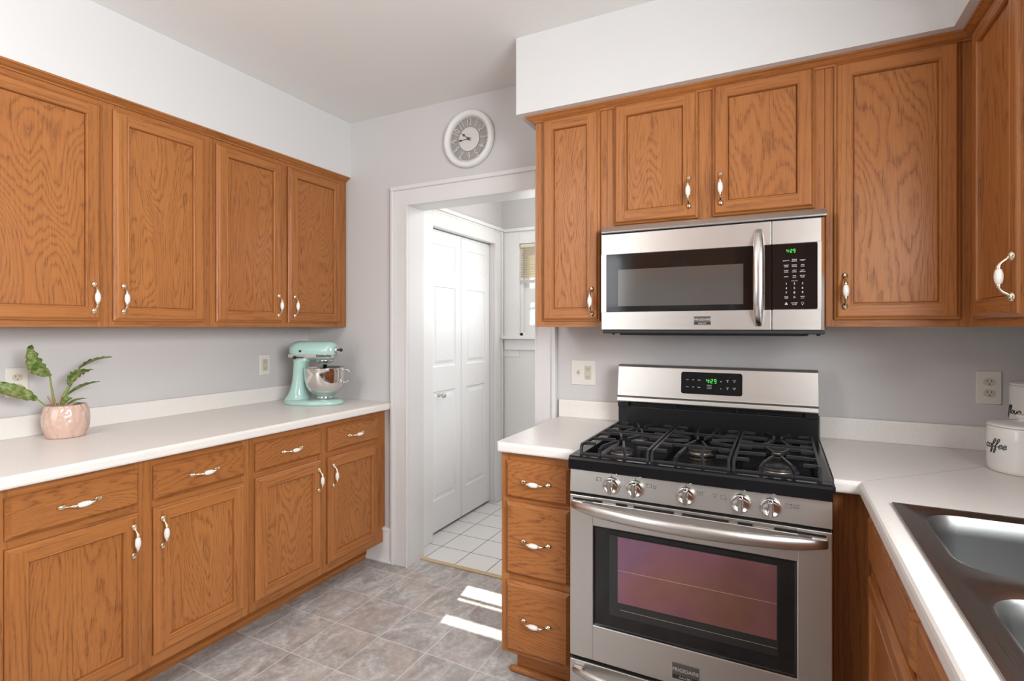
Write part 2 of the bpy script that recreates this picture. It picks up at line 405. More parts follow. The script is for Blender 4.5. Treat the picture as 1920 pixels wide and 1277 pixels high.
# bifold closet door casing on hall left wall
b = MB(); c = FX
b.box(c, c+.018, 3.568, 3.675, 0, 2.10, 0, .002); b.box(c, c+.018, 2.64, 2.745, 0, 2.10, 0, .002); b.box(c, c+.018, 2.745, 3.568, 1.995, 2.10, 0, .002)
b.box(c+.018, c+.030, 3.655, 3.675, 0, 2.10, 0, .003)
b.box(c, c+.034, 2.54, 3.699, 2.10, 2.125, 0, .004); b.box(c, c+.022, 2.54, 3.699, 2.085, 2.10, 0, .003)
b.box(c-.06, c, 3.565, 3.60, 0, 2.0); b.box(c-.06, c, 2.72, 2.748, 0, 2.0); b.box(c-.06, c, 2.72, 3.60, 1.995, 2.029)
struct(b, 'trim_5', trim_paint)
def raised_panel(b, y0, y1, z0, z1, x, mi=0):
    """moulded panel on a leaf facing +X (surface at x)"""
    rings = []
    for ins, dx in ((0, .0), (.006, -.006), (.020, -.007), (.040, -.001), (.044, -.0005)):
        rings.append([(x+dx, y0+ins, z0+ins), (x+dx, y1-ins, z0+ins), (x+dx, y1-ins, z1-ins), (x+dx, y0+ins, z1-ins)])
    b.loft(rings, mi, False, (False, True))
def leaf(name, y0, y1, parent):
    b = MB(); x = -2.0; z0, z1 = .018, 1.988
    zs = [z0, .22, .93, 1.09, 1.62, 1.725, 1.90, z1]
    st = .068
    b.box(x-.034, x-.0085, y0, y1, z0, z1)
    for (a, c) in ((y0, y0+st), (y1-st, y1)): b.box(x-.0085, x, a, c, z0, z1)
    for k in (0, 2, 4, 6): b.box(x-.0085, x, y0+st, y1-st, zs[k], zs[k+1])
    for k in (1, 3, 5): raised_panel(b, y0+st, y1-st, zs[k], zs[k+1], x)
    return b.build(name, door_paint, parent)
dr = thing('door_1', '', '', (0, 0, 0), kind='structure')
leaf('door_panel', 2.752, 3.156, dr); leaf('door_panel', 3.160, 3.563, dr)
b = MB(); b.lathe([(.013, -2.0), (.013, -1.996), (.006, -1.994), (.006, -1.975), (.014, -1.970), (.018, -1.962), (.017, -1.952), (.010, -1.947), (.002, -1.946)], (0, 2.885, .905), 'X', 20)
b.build('door_knob', simple('glass_knob', (.62, .61, .58), .12, .7), dr)
# wide boards and casing round the hall window
b = MB(); y = FY
b.box(-1.945, wx0-.001, y-.018, y-.0005, 1.12, 2.10, 0, .002); b.box(wx1+.001, wx1+.12, y-.018, y-.0005, 1.12, 2.10, 0, .002); b.box(wx0-.001, wx1+.001, y-.018, y-.0005, 1.998, 2.10, 0, .002)
b.box(-1.93, -.3, y-.034, y-.018, 2.095, 2.12, 0, .004)
b.box(-1.945, wx1+.13, y-.055, y-.0005, 1.258, 1.287, 0, .006)
b.box(-1.93, wx1+.12, y-.028, y-.0005, 1.172, 1.258, 0, .008)
b.box(-1.955, -.301, y-.012, y-.0005, 0, 1.172, 0, .001)
struct(b, 'trim_6', trim_paint)
wn = thing('window_1', '', '', kind='structure')
b = MB()
b.box(wx0, wx0+.022, y+.0, y+.09, z0w, z1w); b.box(wx1-.022, wx1, y, y+.09, z0w, z1w); b.box(wx0, wx1, y, y+.09, z1w-.02, z1w); b.box(wx0, wx1, y, y+.09, z0w, z0w+.02)
b.build('window_frame', trim_paint, wn)
b = MB(); g0, g1 = -1.735, -1.015
b.box(wx0+.022, g0, y+.03, y+.06, z0w+.02, z1w-.02); b.box(g1, wx1-.022, y+.03, y+.06, z0w+.02, z1w-.02)
b.box(g0, g1, y+.03, y+.06, z0w+.02, 1.370); b.box(g0, g1, y+.03, y+.06, 1.545, 1.653); b.box(g0, g1, y+.04, y+.05, 1.490, 1.507)  # thin bar added and rails placed to cut sunlight into floor stripes
b.build('sash', trim_paint, wn)
b = MB(); b.box(g0, g1, y+.043, y+.046, z0w+.02, z1w-.02); b.build('pane', glass, wn)
bl = thing('window_blind', 'cream slatted blind drawn halfway down the small hall window', 'blind', (0, 0, 0))
blm = simple('cream_slats', (.72, .64, .50), .5)
b = MB(); b.box(wx0+.005, wx1-.005, y-.016, y+.012, 1.968, 1.994, 0, .003); b.build('headrail', blm, bl)
b = MB()
for k in range(13):
    zz = 1.960-k*.0182
    b.prism([(y+.008, zz-.009), (y+.0065, zz-.010), (y-.012, zz+.007), (y-.0105, zz+.008)], wx0+.008, wx1-.008, 'X')
b.build('slats', blm, bl)
b = MB(); b.box(wx0+.008, wx1-.008, y-.012, y+.008, 1.694, 1.716, 0, .003); b.build('bottom_rail', simple('blind_rail', (.55, .53, .50), .5), bl)
cordm = simple('blind_cord', (.35, .32, .28), .7)
for xx in (-1.765, -1.60, -1.2, -1.0):
    b = MB(); b.box(xx, xx+.003, y-.015, y-.013, 1.71, 1.97); b.build('cord', cordm, bl)
# something bright-green outside
b = MB(); b.box(-3.2, .8, 7.0, 7.1, 0, 2.2); 
for k in range(14): b.box(-3.2, .8, 6.985, 7.0, k*.15+.01, k*.15+.14)
b.build('neighbour_wall', simple('pale_siding', (.75, .77, .78), .7), label='pale siding of the house next door outside the hall window', cat='house wall')
b = MB(); b.box(-6, 6, 3.81, 12, -.3, -.2); struct(b, 'ground', simple('lawn', (.10, .18, .05), .9, noise=(8, .4, 0)))

# windows behind the camera (seen only in reflections)
def plain_window(name, horizontal, a0, a1, z0, z1, plane, inward):
    w = thing(name, '', '', kind='structure'); b = MB(); f = .045
    def bx(p0, p1, q0, q1, d0, d1, bev=.002):
        lo, hi = sorted((plane+inward*d0, plane+inward*d1))
        if horizontal: b.box(p0, p1, lo, hi, q0, q1, 0, bev)
        else: b.box(lo, hi, p0, p1, q0, q1, 0, bev)
    for (p, q, r, s_) in ((a0, a0+f, z0, z1), (a1-f, a1, z0, z1), (a0, a1, z0, z0+f), (a0, a1, z1-f, z1), (a0, a1, (z0+z1)/2-.02, (z0+z1)/2+.02)): bx(p, q, r, s_, -.06, -.02)
    bx(a0-.1, a0, z0-.1, z1+.1, .0005, .02); bx(a1, a1+.1, z0-.1, z1+.1, .0005, .02); bx(a0, a1, z1, z1+.1, .0005, .02); bx(a0, a1, z0-.1, z0, .0005, .02)
    b.build('window_frame', trim_paint, w)
    b = MB(); bx(a0+f, a1-f, z0+f, z1-f, -.042, -.039, 0); b.build('pane', glass, w)
plain_window('window_2', False, wy0, wy1, wz0, wz1, XR, -1)
plain_window('added_window_3', True, rx0, rx1, rz0, rz1, YR, 1)  # unseen rear window, added as a light source

# ------------------------------------------------------------------ cabinets
def add_door(b, x0, x1, z0, z1, fr=.056):
    """frame-and-panel door, back at y=0, front at y=-.02; slot 0 vertical grain, 1 horizontal grain"""
    def ring(i, y): return [(x0+i, y, z0+i), (x1-i, y, z0+i), (x1-i, y, z1-i), (x0+i, y, z1-i)]
    def strips(prof):
        for (i0, y0), (i1, y1) in zip(prof, prof[1:]):
            A, B = ring(i0, y0), ring(i1, y1)
            for j in range(4):
                k = (j+1) % 4
                b.face([A[j], A[k], B[k], B[j]], 1 if j in (0, 2) else 0)
    strips([(.003, .001), (.003, -.002), (0, -.002), (0, -.009), (.002, -.0105), (.006, -.0125), (.0095, -.0175), (.012, -.0195), (.0145, -.020)])
    f = fr-.009
    Y = -.020
    o = .0145
    b.face([(x0+o, Y, z0+o), (x0+f, Y, z0+o), (x0+f, Y, z1-o), (x0+o, Y, z1-o)], 0)
    b.face([(x1-f, Y, z0+o), (x1-o, Y, z0+o), (x1-o, Y, z1-o), (x1-f, Y, z1-o)], 0)
    b.face([(x0+f, Y, z0+o), (x1-f, Y, z0+o), (x1-f, Y, z0+f), (x0+f, Y, z0+f)], 1)
    b.face([(x0+f, Y, z1-f), (x1-f, Y, z1-f), (x1-f, Y, z1-o), (x0+f, Y, z1-o)], 1)
    strips([(f, Y), (f+.0015, -.0215), (f+.004, -.0215), (f+.0065, -.0175), (f+.007, -.0125), (f+.0078, -.0070), (fr+.0008, -.0070), (fr+.0008, -.0105)])
    b.face(ring(fr+.0008, -.0105), 2)
    b.face(ring(0, 0)[::-1], 0)
def add_drawer(b, x0, x1, z0, z1):
    rings = [[(x0+i, y, z0+i), (x1-i, y, z0+i), (x1-i, y, z1-i), (x0+i, y, z1-i)] for i, y in ((.003, .001), (.003, -.002), (0, -.002), (0, -.008), (.002, -.010), (.0115, -.0192), (.0125, -.020))]
    b.loft(rings, 0, False)
def handle_mesh():
    """barrel pull lying along +X, mounted on y=0, projecting to -y"""
    b = MB()
    for sgn in (-1, 1):
        b.lathe([(.0001, -.0115), (.005, -.0108), (.0082, -.0075), (.0088, -.003), (.0094, 0)], (sgn*.050, 0, 0), 'Y', 12, 0, sx=1.35)
        p = crom([(sgn*.050, -.006, 0), (sgn*.043, -.013, 0), (sgn*.036, -.022, 0), (sgn*.028, -.0275, 0), (sgn*.020, -.029, 0)], 4)
        n = len(p); b.tube(p, [.0060-.0026*math.sin(PI*min(1, k/(n-1)*1.15)) for k in range(n)], 0, 8)
        b.lathe([(.0035, sgn*.0175), (.0062, sgn*.0190), (.0062, sgn*.0205), (.004, sgn*.0225), (.0052, sgn*.0240), (.003, sgn*.0260)], (0, -.029, 0), 'X', 10, 0)
    b.lathe([(.0052, -.0185), (.0070, -.016), (.0090, -.008), (.0096, 0), (.0090, .008), (.0070, .016), (.0052, .0185)], (0, -.029, 0), 'X', 14, 1)
    bmesh.ops.recalc_face_normals(b.bm, faces=b.bm.faces[:])
    me = bpy.data.meshes.new('handle'); b.bm.to_mesh(me); b.bm.free(); me.materials.append(brass); me.materials.append(porcelain); return me
HM = handle_mesh()
def put_handle(parent, x, z, vertical, y=-.020):
    o = bpy.data.objects.new('handle', HM); S.collection.objects.link(o); o.parent = parent
    o.location = (x, y, z)
    if vertical: o.rotation_euler = (0, -PI/2, 0)
    o['label'] = 'brass pull with a white porcelain barrel'
    return o
def cabinet(name, label, loc, rot, W, z0, z1, depth, fronts, stiles, rails, group=None, toe=None, hx=.030, hollow=False):
    t = thing(name, label, 'cabinet', loc, rot, group)
    b = MB()
    if hollow:
        b.box(.002, .02, .019, depth, z0+.012, z1-.001); b.box(W-.02, W-.002, .019, depth, z0+.012, z1-.001); b.box(.02, W-.02, .019, depth, z0+.012, z0+.03); b.box(.02, W-.02, depth-.01, depth, z0+.03, z1-.001)
    else: b.box(.002, W-.002, .019, depth, z0+.012, z1-.001, 0, 0)
    b.build('carcass', OZ, t)
    b = MB()
    st = sorted(stiles)
    for (a, c) in st: b.box(a, c, 0, .019, z0, z1, 0, .0006, 1)
    for (a0, a1), (c0, c1) in zip(st, st[1:]):
        for (r0, r1) in rails: b.box(a1, c0, .0004, .019, r0, r1, 1, .0006, 1)
    b.build('face_frame', [OZ, OX], t)
    for kind, x0, x1, a, c, hs in fronts:
        b = MB()
        if kind == 'door':
            add_door(b, x0, x1, a, c); d = b.build('door', [OZ, OX, PZ], t)
            if hs: put_handle(d, (x0+hx) if hs[0] == 'l' else (x1-hx), hs[1], True)
        else:
            add_drawer(b, x0, x1, a, c); d = b.build('drawer_front', PX, t)
            if hs: put_handle(d, (x0+x1)/2, (a+c)/2, False)
    if toe:
        b = MB(); td = .135
        b.box(0.0, W-.001, td, td+.016, .001, z0+.012, 0)
        b.build('toe_kick', OX, t)
        b = MB(); b.prism([(td, .001), (td-.020, .001), (td-.020, .012), (td-.014, .022), (td-.004, .027), (td, .027)], 0, W, 'X'); b.build('shoe_moulding', OX, t)
    return t
# left wall uppers (face x=-2.34)
LX = -2.34; G = 'oak wall cabinets'
def run(fronts, off): return [(k, a-off, c-off, z0, z1, h) for k, a, c, z0, z1, h in fronts]
y0 = .30
cabinet('wall_cabinet', 'oak wall cabinet at the left edge, above the potted plant', (LX, y0, 0), PI/2, 1.539-y0, 1.352, 2.2515, .31,
        run([('door', .345, .69, 1.376, 2.207, ('l', 1.463)), ('door', .735, 1.102, 1.376, 2.207, ('r', 1.463)), ('door', 1.143, 1.511, 1.376, 2.207, ('l', 1.463))], y0),
        [(0, .04), (.69-y0-.01, .745-y0), (1.092-y0, 1.153-y0), (1.500-y0, 1.539-y0)], [(1.352, 1.39), (2.195, 2.2515)])
y0 = 1.540
cabinet('wall_cabinet', 'oak wall cabinet hung in the corner above the mint stand mixer', (LX, y0, 0), PI/2, 2.398-y0, 1.352, 2.2515, .31,
        run([('door', 1.568, 1.929, 1.376, 2.207, ('r', 1.463)), ('door', 1.970, 2.343, 1.376, 2.207, ('l', 1.463))], y0),
        [(0, .04), (1.918-y0, 1.980-y0), (2.33-y0, 2.398-y0)], [(1.352, 1.39), (2.195, 2.2515)])
# left base (face x=-2.04)
BX = -2.04; DR = (.720, .846); DO = (.155, .693); HB = .600
y0 = .20
cabinet('base_cabinet', 'oak base cabinet at the left edge of the long white counter', (BX, y0, 0), PI/2, 1.518-y0, .115, .8815, .60,
        run([(('drawer'), .25, .66, *DR, 1), ('door', .25, .66, *DO, ('l', HB)), ('drawer', .712, 1.077, *DR, 1), ('door', .712, 1.077, *DO, ('r', HB)), ('drawer', 1.126, 1.493, *DR, 1), ('door', 1.126, 1.493, *DO, ('l', HB))], y0),
        [(0, .06), (.65-y0, .722-y0), (1.067-y0, 1.136-y0), (1.483-y0, 1.518-y0)], [(.115, .167), (.683, .73), (.836, .8815)], toe=True, hx=.024)
y0 = 1.519
cabinet('base_cabinet', 'oak base cabinet under the stand mixer, ending beside the white doorway', (BX, y0, 0), PI/2, 2.398-y0, .115, .8815, .60,
        run([('drawer', 1.545, 1.91, *DR, 1), ('door', 1.545, 1.91, *DO, ('r', HB)), ('drawer', 1.957, 2.325, *DR, 1), ('door', 1.957, 2.325, *DO, ('l', HB))], y0),
        [(0, .036), (1.90-y0, 1.967-y0), (2.315-y0, 2.398-y0)], [(.115, .167), (.683, .73), (.836, .8815)], toe=True, hx=.024)
# back wall uppers (face y=2.075)
UY = 2.075; UT = (1.376, 2.232)
def bcab(label, x0, x1, z0, fronts, stiles):
    return cabinet('wall_cabinet', label, (x0, UY, 0), 0, x1-x0, z0, 2.2515, .323, [(k, a-x0, c-x0, p, q, h) for k, a, c, p, q, h in fronts], [(a-x0, c-x0) for a, c in stiles], [(z0, z0+.034), (2.222, 2.2515)])
bcab('narrow single-door oak wall cabinet between the doorway and the microwave', -.935, -.621, 1.352, [('door', -.900, -.648, *UT, ('r', 1.455))], [(-.935, -.89), (-.658, -.621)])
bcab('short two-door oak wall cabinet directly above the microwave', -.620, .136, 1.741, [('door', -.591, -.271, 1.757, 2.235, ('r', 1.853)), ('door', -.220, .107, 1.757, 2.238, ('l', 1.853))], [(-.620, -.58), (-.282, -.209), (.097, .136)])
bcab('tall single-door oak wall cabinet right of the microwave', .137, .529, 1.352, [('door', .163, .495, *UT, ('l', 1.470))], [(.137, .173), (.485, .529)])
# right wall upper (face x=.53)
cabinet('wall_cabinet', 'oak wall cabinet on the right wall, cut by the right edge of the photo', (.530, 2.074, 0), -PI/2, .46, 1.352, 2.2515, .318,
        [('door', .044, .392, *UT, ('r', 1.475))], [(0, .054), (.382, .46)], [(1.352, 1.386), (2.222, 2.2515)], hx=.020)
# crown mouldings
def crown(pts2, name, label):
    """pts2: corner list of (x,y, nx,ny) with offset direction (mitred) ; profile (out, z)"""
    prof = [(0, 2.226), (.006, 2.226), (.008, 2.231), (.018, 2.236), (.028, 2.243), (.034, 2.2455), (.034, 2.2515), (0, 2.2515)]
    b = MB(); b.loft([[(x+nx*o, y+ny*o, z) for o, z in prof] for x, y, nx, ny in pts2], 0, False)
    return b.build(name, OX if 'range' in label else OY, label=label, cat='moulding')
crown([(LX+.0005, .30, 1, 0), (LX+.0005, 2.399, 1, 0)], 'crown_moulding', 'oak crown moulding along the top of the left wall cabinets')
crown([(-.936, 2.39, -1, 0), (-.936, UY-.0005, -1, -1), (.529, UY-.0005, -1, -1), (.529, 1.614, -1, 0)], 'crown_moulding', 'oak crown moulding above the range and microwave, turning at the right corner')
# drawer base left of the range
x0 = -.950
cabinet('drawer_cabinet', 'narrow three-drawer oak base cabinet between the doorway and the range', (x0, 1.79, 0), 0, .318, .115, .8815, .60,
        [('drawer', .024, .282, .708, .848, 1), ('drawer', .024, .282, .421, .694, 1), ('drawer', .024, .282, .132, .395, 1)],
        [(0, .034), (.272, .318)], [(.115, .142), (.385, .431), (.684, .718), (.838, .8815)])
b = MB(); 
t = bpy.data.objects['drawer_cabinet']
b.box(.03, .318, .075, .09, .001, .127); b.build('toe_kick', OX, t)
b = MB(); b.tube([(.005, .064, .013), (.02, .064, .014), (.318, .064, .014)], [.010, .013, .013], 0, 10); b.build('shoe_moulding', OX, t)
# sink run base (face x=.228) + filler by the range
cabinet('sink_cabinet', 'oak sink base cabinet along the right wall under the sink', (.228, 1.789, 0), -PI/2, 1.92, .115, .8815, .60,
        [('drawer', .105, .632, .731, .855, None), ('door', .105, .632, .155, .700, None), ('drawer', .665, 1.19, .731, .855, None), ('door', .665, 1.19, .155, .700, None), ('drawer', 1.23, 1.80, .731, .855, 1), ('door', 1.23, 1.80, .155, .700, ('l', .60))],
        [(0, .115), (.622, .675), (1.18, 1.24), (1.79, 1.92)], [(.115, .167), (.690, .741), (.845, .8815)], toe=True, hollow=True)
b = MB(); b.box(.139, .2275, 1.79, 2.38, .115, .8815); b.build('filler_panel', OZ, label='dark oak filler panel between the range and the sink cabinet', cat='panel')

# ------------------------------------------------------------------ countertops
def nose(b, pts, z0=.882, z1=.920, mi=0):
    """rounded front edge; pts (x,y,nx,ny), inner at 0"""
    prof = [(.0, z0), (.018, z0), (.0215, z0+.003), (.023, z0+.008), (.023, z1-.012), (.0215, z1-.005), (.017, z1-.001), (.010, z1), (0, z1)]
    b.loft([[(x+nx*o, y+ny*o, z) for o, z in prof] for x, y, nx, ny in pts], mi, False)
    for f in b.bm.faces: pass
def splash(b, x0, x1, y0, y1, z1=1.004):
    b.box(x0, x1, y0, y1, .9195, z1, 0, .005, 3)
ct = thing('countertop', 'long off-white laminate countertop on the left base cabinets', 'countertop', (0, 0, 0))
b = MB(); b.box(XL+.001, -2.006, .20, 2.399, .882, .920); nose(b, [(-2.006, .20, 1, 0), (-2.006, 2.399, 1, 0)]); b.build('worktop', laminate_m, ct)
b = MB(); splash(b, XL+.001, -2.640, .20, 2.398); b.build('backsplash', laminate_m, ct)
ct = thing('countertop', 'short off-white countertop between the doorway and the range', 'countertop', (0, 0, 0))
b = MB(); b.box(-.945, -.630, 1.773, 2.399, .882, .920); nose(b, [(-.945, 2.399, 0, 0), (-.945, 1.773, 0, -1), (-.630, 1.773, 0, -1)])
b.box(-.955, -.944, 1.757, 2.399, .882, .920, 0, .005); b.build('worktop', laminate_m, ct)
b = MB(); splash(b, -.953, -.632, 2.380, 2.3985); b.build('backsplash', laminate_m, ct)
ct = thing('countertop', 'L-shaped off-white countertop right of the range, holding the sink', 'countertop', (0, 0, 0))
b = MB()
SX0, SX1, SY0, SY1 = .243, .800, .725, 1.565
i = .012
b.box(.138, .849, 1.773, 2.399, .882, .920); b.box(.221, .849, SY1-i, 1.773, .882, .920)
b.box(.221, SX0+i, -.13, SY1-i, .882, .920); b.box(SX1-i, .849, -.13, SY1-i, .882, .920); b.box(SX0+i, SX1-i, -.13, SY0+i, .882, .920)
nose(b, [(.138, 1.773, 0, -1), (.221, 1.773, -1, -1), (.221, -.13, -1, 0)])
b.build('worktop', laminate_m, ct)
b = MB(); splash(b, .138, .849, 2.380, 2.3985); b.build('backsplash', laminate_m, ct)
b = MB(); splash(b, .830, .849, -.13, 2.379); b.build('backsplash', laminate_m, ct)
b = MB(); p, q = Vector((.215, 1.765)), Vector((.83, 2.38)); n = Vector((-1, 1)).normalized()*.0007
b.prism([tuple(p+n), tuple(p-n), tuple(q-n), tuple(q+n)], .9195, .9203); b.build('seam', simple('seam_line', (.45, .40, .35), .6), ct)

# ------------------------------------------------------------------ sink
sk = thing('sink', 'double-bowl stainless steel sink set into the right countertop', 'sink', (0, 0, 0))
ymid = 1.150; bowls = [(.290, .705, 1.190, 1.528), (.290, .705, .765, 1.108)]
b = MB()
cells = [(SX0, SX1, ymid, SY1), (SX0, SX1, SY0, ymid)]
for ci, ((cx0, cx1, cy0, cy1), (bx0, bx1, by0, by1)) in enumerate(zip(cells, bowls)):
    n = 6
    def R(x0, x1, y0, y1, r, z): return [(x, y, z) for x, y in rrect(x0, x1, y0, y1, r, n)]
    e = .014
    o0 = R(cx0, cx1, cy0, cy1, .0005, .920)
    ins = (cx0+.022, cx1-.022, cy0+(.022 if ci == 1 else .0), cy1-(.022 if ci == 0 else .0))
    A = R(cx0, cx1, cy0, cy1, .004, .9255)
    B = R(*ins, .01, .9265); C = R(ins[0]+.004, ins[1]-.004, ins[2]+(.004 if ci == 1 else 0), ins[3]-(.004 if ci == 0 else 0), .012, .9235)
    D = R(bx0-.008, bx1+.008, by0-.008, by1+.008, .075, .9245); E = R(bx0, bx1, by0, by1, .070, .921)
    A, B, C = [[(x, y, z if abs(y-ymid) > .03 else .9238) for x, y, z in r_] for r_ in (A, B, C)]
    b.loft([A, B, C, D, E], 0, True, (False, False))
b.box(SX0-.001, SX1+.001, SY0-.001, SY1+.001, .9204, .9210) if False else None
# outer skirt
b.loft([[(x, y, .9203) for x, y in rrect(SX0, SX1, SY0, SY1, .02, 5)], [(x, y, .9255) for x, y in rrect(SX0, SX1, SY0, SY1, .004, 5)]], 0, True, (False, False))
b.build('rim', sink_steel, sk)
for (bx0, bx1, by0, by1) in bowls:
    b = MB(); rings = []
    for ins, z, r in ((0, .921, .070), (.004, .915, .068), (.008, .88, .066), (.014, .79, .062), (.022, .765, .06), (.045, .752, .055), (.10, .748, .05), (.150, .747, .02)):
        rings.append([(x, y, z) for x, y in rrect(bx0+ins, bx1-ins, by0+ins, by1-ins, r, 6)])
    b.loft(rings, 0, True, (False, True)); ob = b.build('basin', bowl_steel, sk)
    b = MB(); b.lathe([(.040, .749), (.042, .7515), (.034, .7515), (.030, .7485), (.004, .7485)], ((bx0+bx1)/2, (by0+by1)/2, 0), 'Z', 24); b.build('drain', chrome, ob)

# ------------------------------------------------------------------ range
rg = thing('gas_range', 'freestanding stainless steel gas range with black cooktop and five knobs', 'stove', (-.625, 1.66, 0))
RW = .754
b = MB(); b.box(.001, RW-.001, .045, .655, .03, .90, 0, .002)
for xx in (.05, .70):
    for yy in (.10, .6): b.lathe([(.018, .0005), (.018, .03)], (xx, yy, 0), 'Z', 12)
b.build('body', black_matte, rg)
# oven door with window opening
od = None
b = MB()
X0, X1, Z0, Z1 = .082, .668, .378, .702
d0, d1 = .0, .044
b.box(.001, X0, d0, d1, .262, .796, 0, .003); b.box(X1, RW-.001, d0, d1, .262, .796, 0, .003)
b.box(X0-.004, X1+.004, d0, d1, .262, Z0, 0, .003); b.box(X0-.004, X1+.004, d0, d1, Z1, .780, 0, .003)
b.box(X0-.004, X1+.004, d0+.001, d1, .786, .796, 0, .002); 
segs = [(.012, .110), (.157, .192), (.214, .336), (.362, .492), (.517, .556), (.612, .738)]
xs = X0-.004
b.box(xs, X1+.004, .006, d1, .780, .786, 0)
od = b.build('oven_door', steel_x, rg)
b = MB()
for a, c in segs: b.box(a, c, -.0004, .004, .7805, .7865)
b.box(.04, .13, -.0004, .004, .7405, .746); b.box(.63, .70, -.0004, .004, .7405, .746)
b.build('vent_slots', void, od)
b = MB()
rings = [[(x, y, z) for x, z in ((X0+i, Z0+i), (X1-i, Z0+i), (X1-i, Z1-i), (X0+i, Z1-i))] for i, y in ((-.001, .0015), (.004, .004), (.006, .0055))]
b.loft(rings, 0, False, (False, True)); b.build('window_glass', smoked, od)
b = MB(); b.box(.135, .622, .0035, .0054, .424, .682, 0, 0); b.build('inner_window_frame', simple('dark_glass_band', (.022, .022, .022), .10, spec=.45), od)
b = MB(); b.box(.163, .618, .0015, .0034, .470, .680, 0, 0); b.build('inner_window', oven_coat, od)
b = MB()
for zz in (.572,): b.box(.163, .618, .0011, .0014, zz, zz+.0016)
b.box(.17, .618, .0031, .0034, .446, .4474); b.build('oven_rack_line', simple('rack_glint', (.40, .30, .22), .4, .5), od)
def bowed(b, x0, x1, z, y_end, y_mid, r, ell, n=22, zsag=0):
    pts, rad = [], []
    for k in range(n+1):
        t = k/n; s_ = math.sin(PI*t)**.75
        pts.append((x0+(x1-x0)*t, y_end+(y_mid-y_end)*s_, z+zsag*s_)); e = min(t, 1-t)
        rad.append(r*(.62+.38*min(1, e/.10)))
    b.tube(pts, rad, 0, 16, ell=ell)
    return b
b = MB(); bowed(b, .014, .738, .766, -.012, -.078, .019, (.62, 1.0)); b.box(.012, .05, -.016, .0, .752, .782, 0, .006); b.box(.702, .742, -.016, .0, .752, .782, 0, .006)
b.build('handle', steel_x, od)
def badge(parent, x0, x1, z0, z1, y, ts):
    b = MB(); b.box(x0, x1, y-.0022, y, z0, z1, 0, .0008); b.box(x0+.001, x1-.001, y-.0028, y-.0021, z0+.001, z0+(z1-z0)*.27, 1)
    text_into(b, 'FRIGIDAIRE', ts, lambda u, v, w: ((x0+x1)/2+u, y-.0024-w, z0+(z1-z0)*.60+v), 2, bold=0)
    text_into(b, 'GALLERY', ts*.62, lambda u, v, w: ((x0+x1)/2+u, y-.0030-w, z0+(z1-z0)*.15+v), 2)
    return b.build('badge', [simple('badge_grey', (.17, .16, .155), .3, .8), simple('badge_black', (.02, .02, .02), .4), simple('badge_letters', (.75, .74, .73), .3, .6)], parent)
badge(od, .333, .411, .283, .330, 0, .0150)
# storage drawer
b = MB(); b.box(.001, RW-.001, 0, .04, .06, .250, 0, .003); dw = b.build('storage_drawer', steel_x, rg)
b = MB(); bowed(b, .016, .738, .222, -.010, -.060, .015, (.6, 1)); b.box(.014, .05, -.014, 0, .21, .234, 0, .005); b.box(.704, .742, -.014, 0, .21, .234, 0, .005); b.build('handle', steel_x, dw)
for g0, g1 in ((.2505, .2615), (.7965, .8045)):
    b = MB(); b.box(.004, RW-.004, .012, .05, g0, g1); b.build('gap_trim', void, rg)
# control panel
b = MB(); b.prism([(.0, .805), (.045, .805), (.045, .881), (.006, .881)], .001, RW-.001, 'X', bev=.0015); cp = b.build('control_panel', steel_x, rg)
KX = [.142, .219, .373, .525, .603]
for kx in KX:
    b = MB(); c = (kx, .002, .842)
    b.lathe([(.0262, .0), (.0272, -.004), (.0265, -.008), (.0240, -.010), (.0225, -.0095), (.0218, -.008), (.004, -.008)], c, 'Y', 28)
    rings = []
    for w, h, yy in ((.0075, .0225, -.008), (.0072, .0235, -.020), (.0062, .0230, -.027), (.0040, .0205, -.031)):
        rings.append([(kx+x, .002+yy, .842+z) for x, z in rrect(-w, w, -h, h, w*.8, 4)])
    b.loft(rings, 0, True, (False, True)); b.build('knob', chrome, rg)
def icon(x, z, dot):
    b = MB(); w, h = .0075, .0055; t = .0005; y = -.0004+.002
    for (a, c, d, e) in ((x-w, x+w, z-h, z-h+t), (x-w, x+w, z+h-t, z+h), (x-w, x-w+t, z-h, z+h), (x+w-t, x+w, z-h, z+h)): b.box(a, c, y, y+.004, d, e)
    b.lathe([(.0018, y), (.0018, y+.004)], (x+dot[0]*w, 0, z+dot[1]*h), 'Y', 10); b.build('burner_icon', grey_ink, cp)
icon(.100, .856, (-.9, -.7)); icon(.262, .856, (-.8, .8)); icon(.412, .853, (0, 0)); icon(.478, .852, (.8, -.8)); icon(.648, .852, (.8, .8))
for x, l1, l2 in ((.279, 'quick', 'boil'), (.455, 'power', 'boil'), (.667, 'simmer', 'burner')):
    for zz, l in ((.859, l1), (.852, l2)):
        b = MB(); text_into(b, l, .0055, lambda u, v, w, x=x, zz=zz: (x+u, .0022-w, zz+v-.002), 0); b.build('printed_word', grey_ink, cp)
for kx in KX: b = MB(); b.box(kx-.0005, kx+.0005, .0025, .006, .868, .874); b.build('index_line', grey_ink, cp)
